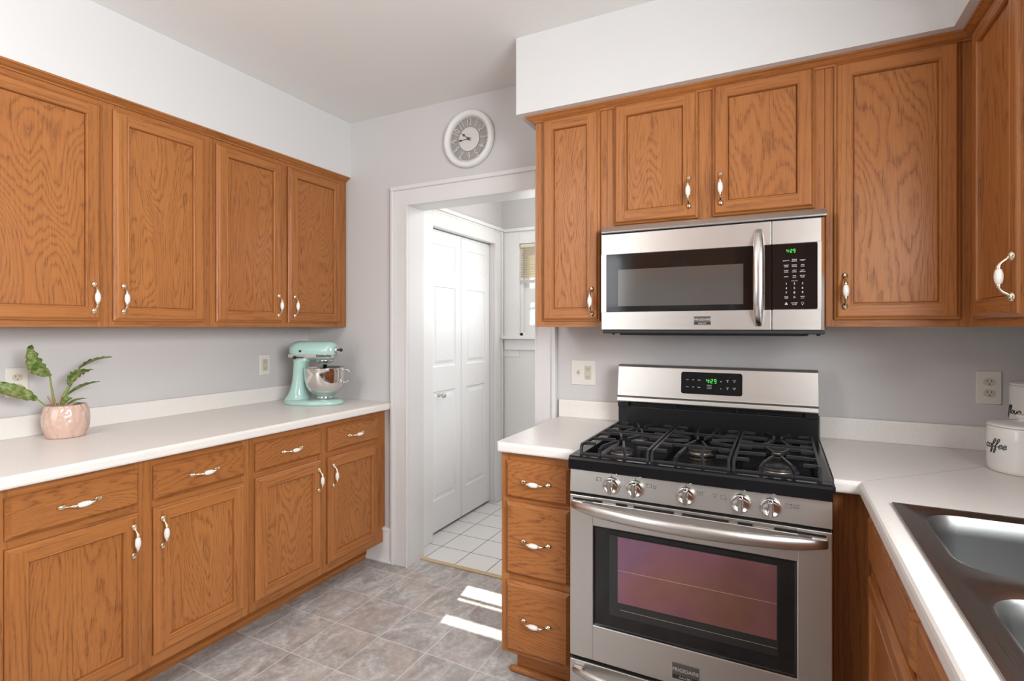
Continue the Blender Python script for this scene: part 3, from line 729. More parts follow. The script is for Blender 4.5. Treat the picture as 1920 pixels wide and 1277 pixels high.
# cooktop
b = MB()
b.prism([(-.014, .886), (-.010, .882), (.03, .882), (.03, .925), (-.002, .925), (-.009, .922), (-.013, .915)], .001, RW-.001, 'X')
b.box(-.002, .034, .03, .60, .882, .925, 0, .003); b.box(RW-.032, RW+.002, .03, .60, .882, .925, 0, .003); b.box(.03, RW-.03, .55, .60, .882, .925, 0, .002)
b.box(.03, RW-.03, .02, .56, .882, .905)
b.build('cooktop', black_gloss, rg)
b = MB()
for (cx, cy, r, h) in BR if False else ((.135, .165, .036, .020), (.135, .425, .030, .018), (.377, .29, .040, .026), (.619, .165, .052, .018), (.619, .425, .034, .018)):
    b = MB(); b.lathe([(r*1.18, .9052), (r*1.15, .909), (r*.92, .910), (r*.92, .905+h*.65), (r, .905+h*.68), (r, .905+h*.9)], (cx, cy, 0), 'Z', 26, caps=(True, False), mis=[1, 1, 0, 0, 0])
    b.lathe([(r, .905+h*.9), (r*.99, .905+h), (r*.8, .905+h+.003), (.002, .905+h+.004)], (cx, cy, 0), 'Z', 26, 1, caps=(False, True))
    b.build('burner', [rust_iron, iron], rg)
def grate(x0, x1, centres):
    b = MB(); y0, y1 = .035, .545; zt, zb = .953, .926
    def bar(pts, r=.005): b.tube(pts, r*.98, 0, sq=(.85, 1.15))
    # low perimeter
    for y in (y0, y1): bar([(x0+.004, y, zb), (x1-.004, y, zb)], .0042)
    cx = (x0+x1)/2
    nrow = 5
    for side in (0, 1):
        xs = x0+.006 if side == 0 else x1-.006; sg = 1 if side == 0 else -1
        bar([(xs, y0, zb-.012), (xs, y0+.004, zt-.006), (xs, y0+.012, zt)], .0050)
        bar([(xs, y0+.010, zt), (xs, y1-.010, zt)], .0050)
        bar([(xs, y1-.012, zt), (xs, y1-.004, zt-.006), (xs, y1, zb-.012)], .0050)
        for k in range(nrow+1):
            y = y0+.035+(y1-y0-.07)*k/nrow; L = .040
            best = min(centres, key=lambda c: abs(c[1]-y)); dy = best[1]-y
            if abs(dy) < .03: L = (x1-x0)/2-.034
            elif abs(dy) < .075: L = (x1-x0)/2-.042
            slope = dy*.55 if abs(dy) < .075 else 0
            xe = xs+sg*L
            bar([(xs, y, zt), (xs+sg*L*.4, y+slope*.15, zt+.0015), (xe, y+slope, zt+.001)], .0046)
    for (bx, by) in centres:
        for sy in (-1, 1):
            for sx in (-1, 1):
                ye = by+sy*.105
                if sy < 0 and by < .25 or sy > 0 and by > .35:
                    yo = y0 if sy < 0 else y1
                    bar([(bx+sx*.042, yo, zb-.012), (bx+sx*.042, yo, zt-.008), (bx+sx*.036, yo-sy*.012, zt), (bx+sx*.012, by+sy*.030, zt+.002)], .0048)
                else:
                    bar([(bx+sx*.034, ye, zt), (bx+sx*.012, by+sy*.030, zt+.002)], .0046)
            if not (sy < 0 and by < .25 or sy > 0 and by > .35): bar([(x0+.006, by+sy*.108, zt), (x1-.006, by+sy*.108, zt)], .0046)
    if len(centres) == 1:
        bx, by = centres[0]
        for yo, sy in ((y0, -1), (y1, 1)):
            for sx in (-1, 1):
                bar([(bx+sx*.040, yo, zb-.012), (bx+sx*.040, yo, zt-.008), (bx+sx*.034, yo-sy*.012, zt), (bx+sx*.028, yo-sy*.11, zt)], .0048)
    return b.build('grate', iron, rg)
grate(.022, .256, [(.135, .165), (.135, .425)]); grate(.258, .496, [(.377, .29)]); grate(.498, .732, [(.619, .165), (.619, .425)])
# back guard
b = MB()
b.box(.001, RW-.001, .595, .655, .90, 1.012, 0, .003); b.box(.004, RW-.004, .612, .655, 1.005, 1.035, 0); b.box(.0, .045, .590, .65, 1.008, 1.032, 0, .002); b.box(RW-.045, RW, .590, .65, 1.008, 1.032, 0, .002)
for xx in (.235, .47): b.box(xx, xx+.012, .594, .612, 1.010, 1.032, 0, .001)
b.box(-.003, .006, .0, .60, .90, .921, 0, .002); b.box(RW-.006, RW+.006, .0, .60, .90, .921, 0, .002)
b.build('backguard_riser', black_satin, rg)
b = MB(); b.prism([(.578, 1.030), (.574, 1.036), (.576, 1.052), (.588, 1.058), (.600, 1.180), (.606, 1.190), (.655, 1.190), (.655, 1.030)], 0, RW, 'X', bev=.002)
bg = b.build('backguard', steel_x, rg)
def tilt(x, z, o): # surface of tilted face
    f = (z-1.058)/(.122); return (x, .588+.012*f-o, z)
b = MB()
for mi, gr, o in ((1, .004, .0010), (0, 0, .0022)):
    pts = rrect(.264-gr, .495+gr, 1.080-gr, 1.168+gr, .009+gr, 5)
    b.loft([[tilt(x, z, -.002) for x, z in pts], [tilt(x, z, o) for x, z in pts]], mi, False)
b.build('display_panel', [black_gloss, steel_x], bg)
b = MB(); seven(b, '4:29', .362, 1.126, .0165, .5915)
b.build('clock_digits', green_led, bg)
def face_y(z): return .588+.012*(z-1.058)/.122-.0024
for i_, x in enumerate((.289, .311, .334)):
    for z in (1.137, 1.108):
        b = MB(); text_into(b, ('conv', 'self', 'keep')[i_], .0055, lambda u, v, w, x=x, z=z: (x+u, face_y(z+v)-w, z+v), 0); b.build('button_word', white_ink, bg)
for i_, x in enumerate((.417, .441, .466)):
    for z in (1.137, 1.108):
        b = MB(); b.box(x-.0015, x+.0015, face_y(z)-.0002, .592, z-.0045, z-.0015)
        b.build('button_dot', white_ink, bg)
        if i_: b = MB(); text_into(b, ('timer', 'start', 'cancel')[i_], .005, lambda u, v, w, x=x, z=z: (x+u, face_y(z+v)-w, z+v+.003), 0); b.build('button_word', white_ink, bg)
for z in (1.117, 1.110, 1.104): b = MB(); b.box(.364, .382, face_y(z), .593, z, z+.0012); b.build('indicator_line', white_ink, bg)

# ------------------------------------------------------------------ microwave
mw = thing('microwave', 'over-the-range stainless steel microwave mounted above the stove', 'microwave', (-.620, 1.995, 0))
b = MB(); b.box(.002, RW, .030, .402, 1.340, 1.739, 0, .003); b.box(.004, RW-.002, .004, .402, 1.327, 1.341, 0, .003); b.box(.06, .70, .05, .3, 1.320, 1.328, 0, .002)
for xx in (.04, .70, .735): b.lathe([(.006, 1.322), (.006, 1.328)], (xx, .03, 0), 'Z', 10)
b.build('body', black_matte, mw)
b = MB(); b.prism([(.002, 1.715), (.0, 1.720), (.018, 1.741), (.030, 1.7405), (.030, 1.715)], 0, .758, 'X', bev=.001); b.build('vent_grille', steel_x, mw)
b = MB(); b.box(.002, .755, .010, .03, 1.709, 1.716); b.build('vent_gap', void, mw)
def mw_front(x0, x1, gx0, gx1, gz0, gz1, r_right=False):
    b = MB(); z0, z1 = 1.341, 1.710
    b.box(x0, x1, .0, .030, z0, gz0, 0, .002); b.box(x0, x1, .0, .030, gz1, z1, 0, .002)
    if gx0 > x0: b.box(x0, gx0, .0, .030, gz0-.003, gz1+.003, 0, .0)
    if gx1 < x1: b.box(gx1, x1, .0, .030, gz0-.003, gz1+.003, 0, .0)
    b.box(x0+.002, x1-.002, .006, .030, gz0, gz1)
    return b
md = mw_front(0, .5955, .020, .5955, 1.410, 1.630).build('door', steel_x, mw)
b = MB(); b.box(.020, .5955, -.0004, .006, 1.410, 1.630, 0, .0015); b.build('door_glass', smoked, md)
b = MB(); b.box(.067, .508, -.0008, -.0002, 1.431, 1.571, 0); b.build('screen', micro_screen, md)
b = MB(); pts = []; 
for k in range(19):
    t = k/18; s_ = math.sin(PI*t)**.6; pts.append((.557, -.004-.040*s_, 1.358+.324*t))
b.tube(pts, [.011+.006*min(1, min(k, 18-k)/3) for k in range(19)], 0, 14, ell=(1.0, .55), up=(0, 1, 0)); b.box(.546, .568, -.012, 0, 1.358, 1.376, 0, .004); b.box(.546, .568, -.012, 0, 1.664, 1.682, 0, .004)
b.build('handle', simple('satin_steel', (.74, .73, .72), .26, 1), md)
badge(md, .345, .403, 1.360, 1.390, 0, .0112)
mp = mw_front(.5975, .742, .5975, .731, 1.410, 1.630)
mp = mp.build('control_panel', steel_x, mw)
b = MB(); b.prism([(.742, .0), (.750, -.001), (.756, .004), (.757, .012), (.757, .030), (.742, .030)], 1.341, 1.710, 'Z'); b.build('side_trim', chrome, mp)
b = MB(); pts = rrect(.560, .731, 1.411, 1.629, .006, 4); pts = [(max(.5975, x), z) for x, z in pts]
b.loft([[(x, .005, z) for x, z in pts], [(x, -.0006, z) for x, z in pts]], 0, False); b.build('keypad', smoked, mp)
b = MB(); seven(b, '4:29', .6405, 1.600, .0115, -.0008); b.build('clock_digits', green_led, mp)
b = MB()
def lab(x, z, s_, t): text_into(b, t, s_, lambda u, v, w: (x+u, -.0008-w, z+v), 0)
C3 = (.640, .664, .688)
rows = [(1.574, ('popcorn', 'baked|potato', 'veggies')), (1.556, ('sensor|cook', 'sensor|reheat', 'auto|cook')), (1.538, ('snack|menu', 'melt/|soften', 'auto|defrost')), (1.520, ('timer', 'user|pref', 'power|level'))]
for z, ls in rows:
    for x, l in zip(C3, ls):
        p = l.split('|')
        for k, q in enumerate(p): lab(x, z+(.0026 if len(p) > 1 else 0)-.0052*k, .0058, q)
lab(.664, 1.5055, .0042, 'quick start')
for r, z in enumerate((1.496, 1.481, 1.466)):
    for c_, x in enumerate(C3): lab(x, z, .0098, str(r*3+c_+1))
lab(.640, 1.453, .0066, 'stop'); lab(.640, 1.4475, .0052, 'clear'); lab(.664, 1.4505, .0098, '0'); lab(.688, 1.453, .0066, 'start'); lab(.688, 1.4475, .0045, 'enter')
lab(.664, 1.432, .0052, 'turntable'); lab(.664, 1.4265, .0052, 'on-off')
for a in (90, 210, 330): b.lathe([(.0020, -.0011), (.0020, -.0006)], (.640+.0026*math.cos(math.radians(a)), 0, 1.429+.0026*math.sin(math.radians(a))), 'Y', 8)
for k in range(12):
    a0, a1 = 2*PI*k/12, 2*PI*(k+1)/12
    if not 8 <= k <= 9: b.face([(.688+r_*math.cos(a)*1, -.0010, 1.431+r_*math.sin(a)) for a, r_ in ((a0, .0038), (a1, .0038), (a1, .0031), (a0, .0031))])
b.box(.6865, .6895, -.0011, -.0006, 1.4245, 1.4265)
b.build('keypad_lettering', white_ink, mp)

# ------------------------------------------------------------------ outlets and switch
def outlet_part(b, cx, cz):
    for dz in (.0195, -.0195):
        pts = [(cx+max(-.0165, min(.0165, .0185*math.cos(2*PI*k/24))), cz+dz+.0140*math.sin(2*PI*k/24)) for k in range(24)]
        b.loft([[(x, 0, z) for x, z in pts], [(x, -.0078, z) for x, z in pts]], 1, False)
        for sx, hh in ((-.0062, .0042), (.0062, .0034)): b.box(cx+sx-.001, cx+sx+.001, -.0081, -.006, cz+dz+.0015-hh+.003, cz+dz+.0015+hh+.003, 2)
        b.lathe([(.0023, -.0081), (.0023, -.006)], (cx, 0, cz+dz-.007), 'Y', 8, 2)
def outlet(label, loc, rot, w=.069, h=.117, toggle=False, gfci=False):
    t = thing('power_outlet' if not toggle else 'switch_plate', label, 'outlet' if not toggle else 'light switch', loc, rot)
    b = MB(); b.loft([[(x, y, z) for x, z in rrect(-w/2+i, w/2-i, -h/2+i, h/2-i, .004, 3)] for i, y in ((0, -.0004), (0, -.003), (.003, -.0058))], 0, False)
    b.build('wall_plate', ivory, t)
    b = MB(); cx = .023 if toggle else 0
    if gfci:
        b.box(cx-.0165, cx+.0165, -.0075, -.003, -.033, .033, 1, .001)
        for dz in (.0195, -.0195):
            for sx in (-.006, .006): b.box(cx+sx-.001, cx+sx+.001, -.0078, -.006, dz-.003, dz+.005, 2)
            b.lathe([(.0022, -.0078), (.0022, -.006)], (cx, 0, dz-.008), 'Y', 8, 2)
    else: outlet_part(b, cx, 0)
    b.build('receptacle', [ivory, ivory2, dark_ink], t)
    if toggle:
        b = MB(); b.box(-.0285, -.0175, -.0066, -.003, -.012, .012, 0, .001); b.prism([(-.005, -.006), (-.018, .002), (-.018, .007), (-.005, .004)], -.027, -.019, 'X'); b.build('toggle', ivory2, t)
    return t
outlet('ivory wall outlet partly hidden behind the potted plant', (XL, .969, 1.1355), PI/2)
outlet('small ivory wall outlet left of the stand mixer', (XL, 2.082, 1.1335), PI/2, .066, gfci=True)
outlet('ivory double plate with a toggle switch and an outlet left of the range', (-.833, YB, 1.1355), 0, .124, .119, True, True)
outlet('ivory wall outlet above the right countertop', (.652, YB, 1.140), 0, .070)

# ------------------------------------------------------------------ wall clock
ck = thing('wall_clock', 'round white wall clock with open numerals above the doorway', 'clock', (-1.466, YB, 2.347))
b = MB(); b.lathe([(.117, -.001), (.152, -.001), (.153, -.012), (.150, -.024), (.143, -.030), (.134, -.031), (.125, -.027), (.119, -.018), (.117, -.014), (.117, -.001)], (0, 0, 0), 'Y', 56, caps=(False, False))
b.build('rim', simple('clock_white', (.76, .75, .73), .5, noise=(200, .05, .1)), ck)
b = MB(); b.lathe([(.118, -.001), (.118, -.002)], (0, 0, 0), 'Y', 40); b.build('backing', simple('clock_grey', (.36, .34, .325), .7, noise=(80, .08, 0)), ck)
b = MB(); b.lathe([(.062, -.005), (.064, -.008), (.063, -.0095), (.061, -.0102), (.052, -.0102)], (0, 0, 0), 'Y', 40)
b.build('face', simple('clock_face', (.70, .68, .64), .6, noise=(60, .03, 0)), ck)
b = MB()
b.lathe([(.1125, -.010), (.1125, -.008), (.1155, -.008), (.1155, -.010), (.1125, -.010)], (0, 0, 0), 'Y', 40, caps=(False, False))
for hnum in range(1, 13):
    a = PI/2-2*PI*hnum/12; cx, cz = .088*math.cos(a), .088*math.sin(a); rot = a-PI/2
    if hnum in (5, 6, 7): pass
    def fn(u, v, w, cx=cx, cz=cz, rot=rot):
        u *= .78; v *= 1.25
        return (cx+u*math.cos(rot)-v*math.sin(rot), -.0085-w, cz+u*math.sin(rot)+v*math.cos(rot))
    text_into(b, str(hnum), .046, fn, 0, extrude=.0012)
b.build('numerals', simple('clock_numerals', (.72, .70, .66), .5), ck)
def hand(b, ang, L, w):
    a = PI/2-math.radians(ang); d = Vector((math.cos(a), 0, math.sin(a))); n = Vector((-d.z, 0, d.x)); y = Vector((0, -.0135, 0))
    q = [(-.018, .5), (L*.45, .55), (L*.52, 1.9), (L*.60, 1.9), (L*.66, .5), (L, .15)]
    pts = [d*t+n*w*s_+y for t, s_ in q]+[d*t-n*w*s_+y for t, s_ in q[::-1]]
    b.loft([pts, [p+Vector((0, -.001, 0)) for p in pts]], 0, False)
b = MB(); hand(b, 309, .066, .0035); hand(b, 266, .088, .0028); b.lathe([(.0075, -.0105), (.0075, -.016), (.003, -.017)], (0, 0, 0), 'Y', 16)
b.build('hands', simple('hand_bronze', (.035, .03, .028), .4), ck)
b = MB(); b.lathe([(.119, -.022), (.119, -.0225)], (0, 0, 0), 'Y', 40); b.build('glass_cover', glass, ck)

# ------------------------------------------------------------------ potted plant
pp = thing('potted_plant', 'potted plant with mottled leaves on the left countertop', 'potted plant', (-2.512, 1.066, .9205))
b = MB(); n = 72; rings = []
def potr(z, a):
    t = z/.124; r = .050+.026*math.sin(PI*(.1+.72*min(1, t)))**.8
    k = (a/(2*PI)*7) % 1.0; zig = 1-abs(2*k-1)
    g1 = abs(zig-t*.98); g2 = abs(((k+.5) % 1)-.5)
    return r-.0050*math.exp(-(g1/.07)**2)-.0035*math.exp(-(g2/.035)**2)
for z in [0, .002]+[.006+.118*i/26 for i in range(27)]:
    rings.append([(potr(z, 2*PI*k/n)*(.93 if z == 0 else 1)*math.cos(2*PI*k/n), potr(z, 2*PI*k/n)*(.93 if z == 0 else 1)*math.sin(2*PI*k/n), z) for k in range(n)])
for dr_, z in ((-.001, .126), (-.004, .127), (-.007, .125), (-.009, .105)):
    rings.append([((potr(.124, 2*PI*k/n)+dr_)*math.cos(2*PI*k/n), (potr(.124, 2*PI*k/n)+dr_)*math.sin(2*PI*k/n), z) for k in range(n)])
b.loft(rings, 0, True, (True, True)); b.build('pot', pot_glaze, pp)
b = MB(); b.lathe([(.056, .1055), (.052, .112), (.03, .116), (.002, .118)], (0, 0, 0), 'Z', 24, caps=(True, True)); b.build('soil', soil, pp)
Rv = Vector((.892, .4517, 0)); Fv = Vector((-.4517, .892, 0))
def pt(u, v, dep=0):
    rx, ry, rz = -.4517+.8921*(u-960)/991, .8921+.4517*(u-960)/991, (614-v)/991
    k = (-2.512-dep*.5)/rx            # a point of the spray, measured on an upright plane through the pot
    return Vector((rx*k+2.512, ry*k-1.066, CZ+rz*k-.9205))
def make_leaf(p0, p1, width, bend, nrm, wav=.004, fold=.25, nseg=18):
    p0, p1 = Vector(p0), Vector(p1); d = p1-p0; L = d.length; d.normalize(); nn = Vector(nrm).normalized(); side = d.cross(nn).normalized(); nn = side.cross(d)
    b = MB(); rows = []
    for i in range(nseg+1):
        t = i/nseg; w = width*(math.sin(PI*min(1, t*.92+.03))**.75)*(1-.35*t)+.0004
        c = p0+d*L*t+nn*bend*math.sin(PI*t)*.5+nn*bend*(-.9)*t*t*t
        ww = wav*math.sin(i*2.35)*(1 if 0 < i < nseg else 0)
        row = []
        for s_ in (-1, -.55, 0, .55, 1):
            row.append(c+side*s_*(w/2+(ww*.6 if abs(s_) == 1 else 0))+nn*(abs(s_)*w*fold+(wav*.7*math.sin(i*1.9+s_*2) if abs(s_) == 1 else 0)))
        rows.append(row)
    top = rows; vs = [[b.bm.verts.new(p) for p in r] for r in rows]
    for i in range(nseg):
        for j in range(4):
            f = b.bm.faces.new((vs[i][j], vs[i][j+1], vs[i+1][j+1], vs[i+1][j])); f.smooth = True
    r = bmesh.ops.solidify(b.bm, geom=b.bm.faces[:], thickness=.0009)
    b.build('leaf', leaf_m, pp)
def stem(pts, r0, r1, m=stem_green):
    p = crom(pts, 5); b = MB(); b.tube(p, [r0+(r1-r0)*k/(len(p)-1) for k in range(len(p))], 0, 8); b.build('stem', m, pp)
stem([pt(108, 772), pt(100, 745), pt(93, 702, .0)], .0055, .0030)
make_leaf(pt(93, 706), pt(50, 655, -.03), .072, .03, -Fv+Vector((0, 0, .5)), .006, .12)
stem([pt(112, 772), pt(120, 742), pt(131, 722, -.01)], .0060, .0034)
make_leaf(pt(130, 724, -.01), pt(168, 688, -.03), .078, .02, -Fv+Vector((-.3, 0, .5)), .005, .15)
stem([pt(115, 772, .01), pt(126, 735, .02), pt(150, 690, .03)], .0045, .0025)
make_leaf(pt(148, 692, .03), pt(208, 666, .05), .052, .012, Vector((0, 0, 1))+Fv*.35, .004, .25)
stem([pt(114, 772), pt(122, 750), pt(130, 738)], .0045, .0025)
make_leaf(pt(128, 740, .0), pt(187, 712, .02), .036, .010, Vector((0, 0, 1))-Fv*.1, .002, .25)
make_leaf(pt(116, 757, -.02), pt(134, 744, -.03), .034, .01, -Fv+Vector((0, 0, .3)), .003, .15)
make_leaf(pt(128, 758, .01), pt(163, 745, .02), .026, .006, Vector((0, 0, 1))-Fv*.2, .001, .25)
make_leaf(pt(136, 763, .015), pt(158, 754, .03), .018, .006, Vector((0, 0, 1)), .001, .25)
stem([pt(108, 774), pt(92, 765), pt(66, 746, -.01)], .0038, .0022)
make_leaf(pt(69, 749, -.01), pt(-44, 714, -.02), .056, .030, Vector((0, 0, .55))-Fv, .003, .2)
stem([pt(107, 770, -.005), pt(98, 757, -.01), pt(89, 743, -.01)], .0042, .0018, stem_red)
stem([pt(110, 770, -.012), pt(112, 755, -.014), pt(116, 742, -.014)], .0045, .0015, stem_red)

# ------------------------------------------------------------------ stand mixer
mx = thing('stand_mixer', 'mint green stand mixer with a steel bowl in the counter corner', 'stand mixer', (-2.345, 2.155, .9205), math.radians(21))
def ellring(cx, cz, a, c, p=2.4, n=32, axis='z', cy=0):
    out = []
    for k in range(n):
        t = 2*PI*k/n; co, si = math.cos(t), math.sin(t)
        u = a*math.copysign(abs(co)**(2/p), co); v = c*math.copysign(abs(si)**(2/p), si)
        out.append((cx+u, cy+v, cz) if axis == 'z' else (cx, cy+u, cz+v))
    return out
b = MB()
def basering(z, k, s_=1):
    out = []
    for q in range(36):
        t = 2*PI*q/36; co, si = math.cos(t), math.sin(t)
        x = .172*math.copysign(abs(co)**.80, co); w = .098-.018*max(0, -x/.172)
        out.append((x*k, w*si*k, z))
    return out
b.loft([basering(0, .97), basering(.004, 1), basering(.014, 1), basering(.022, .97), basering(.027, .90), basering(.029, .80), basering(.030, .3)], 0, True)
b.build('base', mint, mx)
b = MB()
b.loft([ellring(cx, z, a, c) for z, cx, a, c in ((.020, -.098, .070, .068), (.034, -.096, .060, .060), (.055, -.092, .049, .052), (.090, -.086, .041, .046), (.14, -.080, .037, .043), (.20, -.076, .036, .042), (.235, -.070, .040, .044), (.262, -.060, .055, .048))], 0, True)
b.build('column', mint, mx)
b = MB(); rings = []
for k in range(25):
    t = k/24; x = -.140+.272*t
    if t < .28: s_ = math.sqrt(max(0, 1-((.28-t)/.28)**2.3))
    elif t > .86: s_ = math.sqrt(max(0, 1-((t-.86)/.14)**2.6*.62))
    else: s_ = 1
    hh = .054*(1-.03*t)*max(.03, s_); ww = .055*(1-.18*t)*max(.03, s_)
    rings.append(ellring(x, .300-.002*t, ww, hh, 2.5, 32, 'x'))
b.loft(rings, 0, True); b.build('head', mint, mx)
b = MB(); rings = []
for k in range(13):
    t = k/12; x = -.128+.260*t; w_ = .0553*(1-.18*t)*(1 if t > .12 else .80+.2*t/.12)*1.0
    if t > .93: w_ *= .96
    rings.append([(x, w_*s1, z) for s1, z in ((-.93, .262), (-1.0, .280), (-.5, .280), (.5, .280), (1.0, .280), (.93, .262), (.5, .262), (-.5, .262))])
b.loft(rings, 0, False); b.build('trim_band', simple('band_silver', (.62, .60, .58), .3, .7), mx)
b = MB(); text_into(b, 'KitchenAid', .019, lambda u, v, w: (.082+u, -.0495*1.0-.0005-w+(.05*(u)*.18), .271+v), 0, bold=.0003); b.build('band_lettering', dark_ink, mx)
b = MB(); b.lathe([(.019, .122), (.019, .138), (.016, .143), (.012, .144)], (0, 0, .303), 'X', 24); b.build('attachment_hub', chrome, mx)
b = MB(); b.lathe([(.004, .143), (.004, .152), (.009, .154), (.010, .162), (.007, .168)], (0, 0, .303), 'X', 16); b.build('hub_knob', black_matte, mx)
b = MB(); b.lathe([(.009, -.060), (.010, -.052), (.007, -.045)], (-.085, 0, .262), 'Y', 14); b.tube([(-.082, -.060, .263), (-.03, -.060, .262)], .0022, 0, 8); b.build('speed_lever', black_matte, mx)
b = MB(); b.lathe([(.006, -.058), (.006, -.05)], (-.052, 0, .298), 'Y', 12); b.build('vent_plug', black_matte, mx)
b = MB(); b.lathe([(.046, .250), (.048, .244), (.046, .238), (.036, .234), (.030, .226), (.012, .222), (.012, .10)], (.066, 0, 0), 'Z', 28, mis=[0, 0, 0, 1, 1, 0]); b.build('beater_hub', [chrome, mint], mx)
b = MB()
prof = [(.046, .031), (.047, .040), (.044, .044), (.052, .052), (.078, .070), (.098, .100), (.107, .135), (.110, .175), (.1105, .200), (.1125, .203), (.1115, .206), (.108, .203), (.107, .175), (.104, .135), (.095, .102), (.075, .074), (.02, .060)]
b.lathe(prof, (.066, 0, 0), 'Z', 48, caps=(True, True)); bw = b.build('mixing_bowl', simple('mirror_steel', (.74, .72, .70), .07, 1), mx)
b = MB(); b.tube(crom([(.066+.106, -.0, .192), (.066+.135, -.0, .191), (.066+.142, 0, .180), (.066+.141, 0, .140), (.066+.134, 0, .128), (.066+.103, 0, .118)], 5), .0028, 0, 8); b.build('bowl_handle', chrome, bw)

# ------------------------------------------------------------------ canisters
GL = {'c': ([(.62, .62), (.35, .72), (.08, .45), (.18, .08), (.5, .02), (.8, .3)], .72), 'o': ([(.0, .30), (.12, .60), (.40, .70), (.60, .40), (.40, .03), (.12, .12), (.12, .50), (.4, .70), (.75, .55)], .68),
      'f': ([(-.05, .3), (.30, .75), (.55, 1.45), (.35, 1.60), (.22, 1.2), (.12, .2), (.05, -.65), (.22, -.70), (.30, -.1), (.22, .25), (.62, .35)], .62),
      'e': ([(.0, .28), (.40, .42), (.48, .66), (.25, .70), (.08, .35), (.25, .02), (.62, .30)], .60), 'l': ([(.0, .28), (.35, .9), (.40, 1.5), (.22, 1.5), (.14, .4), (.28, .02), (.55, .28)], .5),
      'u': ([(.0, .30), (.12, .68), (.12, .2), (.30, .02), (.55, .4), (.60, .68), (.60, .15), (.78, .28)], .76), 'r': ([(.0, .28), (.18, .75), (.28, .60), (.48, .62), (.45, .1), (.68, .28)], .64)}
def canister(word, label, x, y, r, h, wordz, wsize, ang0):
    t = thing('canister', label, 'canister', (x, y, .9205))
    b = MB(); b.lathe([(r*.93, 0), (r*.97, .003), (r, .012), (r*1.005, h*.5), (r, h-.006), (r*.985, h-.001), (r*.95, h)], (0, 0, 0), 'Z', 56)
    b.build('jar', canister_glaze, t)
    b = MB(); b.lathe([(r*.96, h+.0005), (r*1.005, h+.002), (r*1.0, h+.006), (r*.9, h+.010), (r*.45, h+.017), (.010, h+.020), (.009, h+.024), (.016, h+.028), (.018, h+.033), (.012, h+.037), (.001, h+.038)], (0, 0, 0), 'Z', 48)
    b.build('lid', canister_glaze, t)
    b = MB(); xx = 0; pts = []
    for ch in word:
        g, adv = GL[ch]; pts += [(xx+p[0]+.28*p[1], p[1]) for p in g]; xx += adv
    P = crom([(p[0], p[1], 0) for p in pts], 4); q = []
    for p in P:
        a = ang0+(p.x-xx/2)*wsize/r; rr = r*1.006+.0002
        q.append((rr*math.cos(a), rr*math.sin(a), wordz+p.y*wsize))
    b.tube(q, .0013, 0, 6); b.build('lettering', dark_ink, t)
canister('coffee', 'short white stoneware canister lettered coffee beside the sink', .645, 2.088, .081, .134, .070, .0180, math.radians(-157))
canister('flour', 'tall white stoneware canister lettered flour behind the coffee canister', .752, 2.298, .074, .240, .147, .0180, math.radians(-166))

# ------------------------------------------------------------------ opposite side of the kitchen (seen in reflections)
fr = thing('refrigerator', 'stainless french-door refrigerator behind the camera, mirrored in the microwave door', 'refrigerator', (-1.25, -.80, 0))
fsteel = steel('fridge_steel', 'X', (.55, .54, .53), .3)
b = MB(); b.box(0, .905, -.76, -.055, .02, 1.74, 0, .004); b.build('body', simple('fridge_grey', (.12, .12, .125), .5), fr)
for a, c in ((0, .450), (.455, .905)):
    b = MB(); b.box(a, c, -.055, 0, .72, 1.75, 0, .008); d = b.build('door', fsteel, fr)
    hx_ = c-.05 if a == 0 else a+.05
    b = MB(); b.tube([(hx_, .0, .80), (hx_, .045, .84), (hx_, .05, 1.15), (hx_, .045, 1.46), (hx_, .0, 1.5)], .013, 0, 10); b.build('handle', black_matte, d)
b = MB(); b.box(0, .905, -.055, 0, .06, .71, 0, .008); b.build('freezer_drawer', fsteel, fr)
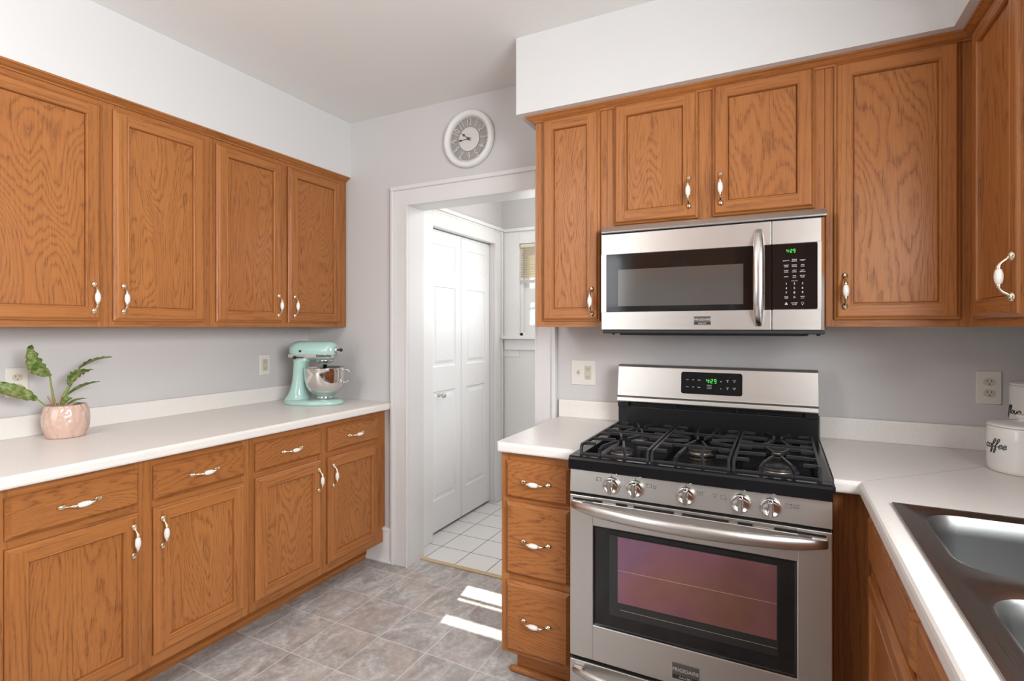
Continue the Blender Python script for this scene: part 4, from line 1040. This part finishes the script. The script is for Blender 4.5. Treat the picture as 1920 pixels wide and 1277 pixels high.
cabinet('wall_cabinet', 'oak wall cabinet above the refrigerator behind the camera', (-.34, -1.0, 0), PI, .92, 1.80, 2.45, .58, [('door', .03, .45, 1.82, 2.40, ('r', 1.90)), ('door', .47, .89, 1.82, 2.40, ('l', 1.90))], [(0, .04), (.44, .48), (.88, .92)], [(1.80, 1.83), (2.39, 2.45)])
cabinet('wall_cabinet', 'oak wall cabinet added unseen right of the refrigerator to darken reflections', (.84, -1.27, 0), PI, 1.16, 1.36, 2.45, .32, [('door', .03, .56, 1.38, 2.40, ('r', 1.46)), ('door', .60, 1.13, 1.38, 2.40, ('l', 1.46))], [(0, .04), (.55, .61), (1.12, 1.16)], [(1.36, 1.39), (2.39, 2.45)])  # added behind the camera to darken what the microwave steel reflects
# unseen ceiling fixtures added for soft fill light
warm = simple('fill_lamp_glass', (.9, .9, .88), .4, emis=(1, .96, .90, 4))
def fill_fixture(label, x, y, z):
    t = thing('added_ceiling_light', label, 'added ceiling light', (x, y, z))
    b = MB(); b.lathe([(.17, -.0005), (.17, -.02), (.15, -.03)], n=32); b.build('canopy', trim_paint, t)
    b = MB(); b.lathe([(.155, -.022), (.15, -.05), (.11, -.085), (.05, -.105), (.003, -.11)], n=32); b.build('lamp_shade', warm, t)
fill_fixture('white dome ceiling light added as kitchen fill, unseen behind the camera', -1.60, -.30, ZC)
fill_fixture('white dome ceiling light added as hall fill, unseen beyond the doorway', -1.1, 3.1, 2.5)
light('kitchen_fill_lamp', 'POINT', (-1.60, -.30, ZC-.28), (0, 0, -1), 24, col=(1, .99, .985), shadow_soft_size=.16)  # lamp added to fill the kitchen with even light
light('hall_fill_lamp', 'POINT', (-1.1, 3.1, 2.5-.26), (0, 0, -1), 9.5, col=(1, .99, .98), shadow_soft_size=.14)  # lamp added to brighten the hall
# repeats share a group
GROUPS = {'wall_cabinet': 'oak wall cabinets', 'base_cabinet': 'oak base cabinets', 'canister': 'white lettered canisters', 'power_outlet': 'ivory wall outlets',
          'countertop': 'off-white laminate countertops', 'added_ceiling_light': 'added dome ceiling lights', 'crown_moulding': 'oak crown mouldings'}
for o in S.objects:
    k = o.name.split('.')[0]
    if o.parent is None and k in GROUPS: o['group'] = GROUPS[k]
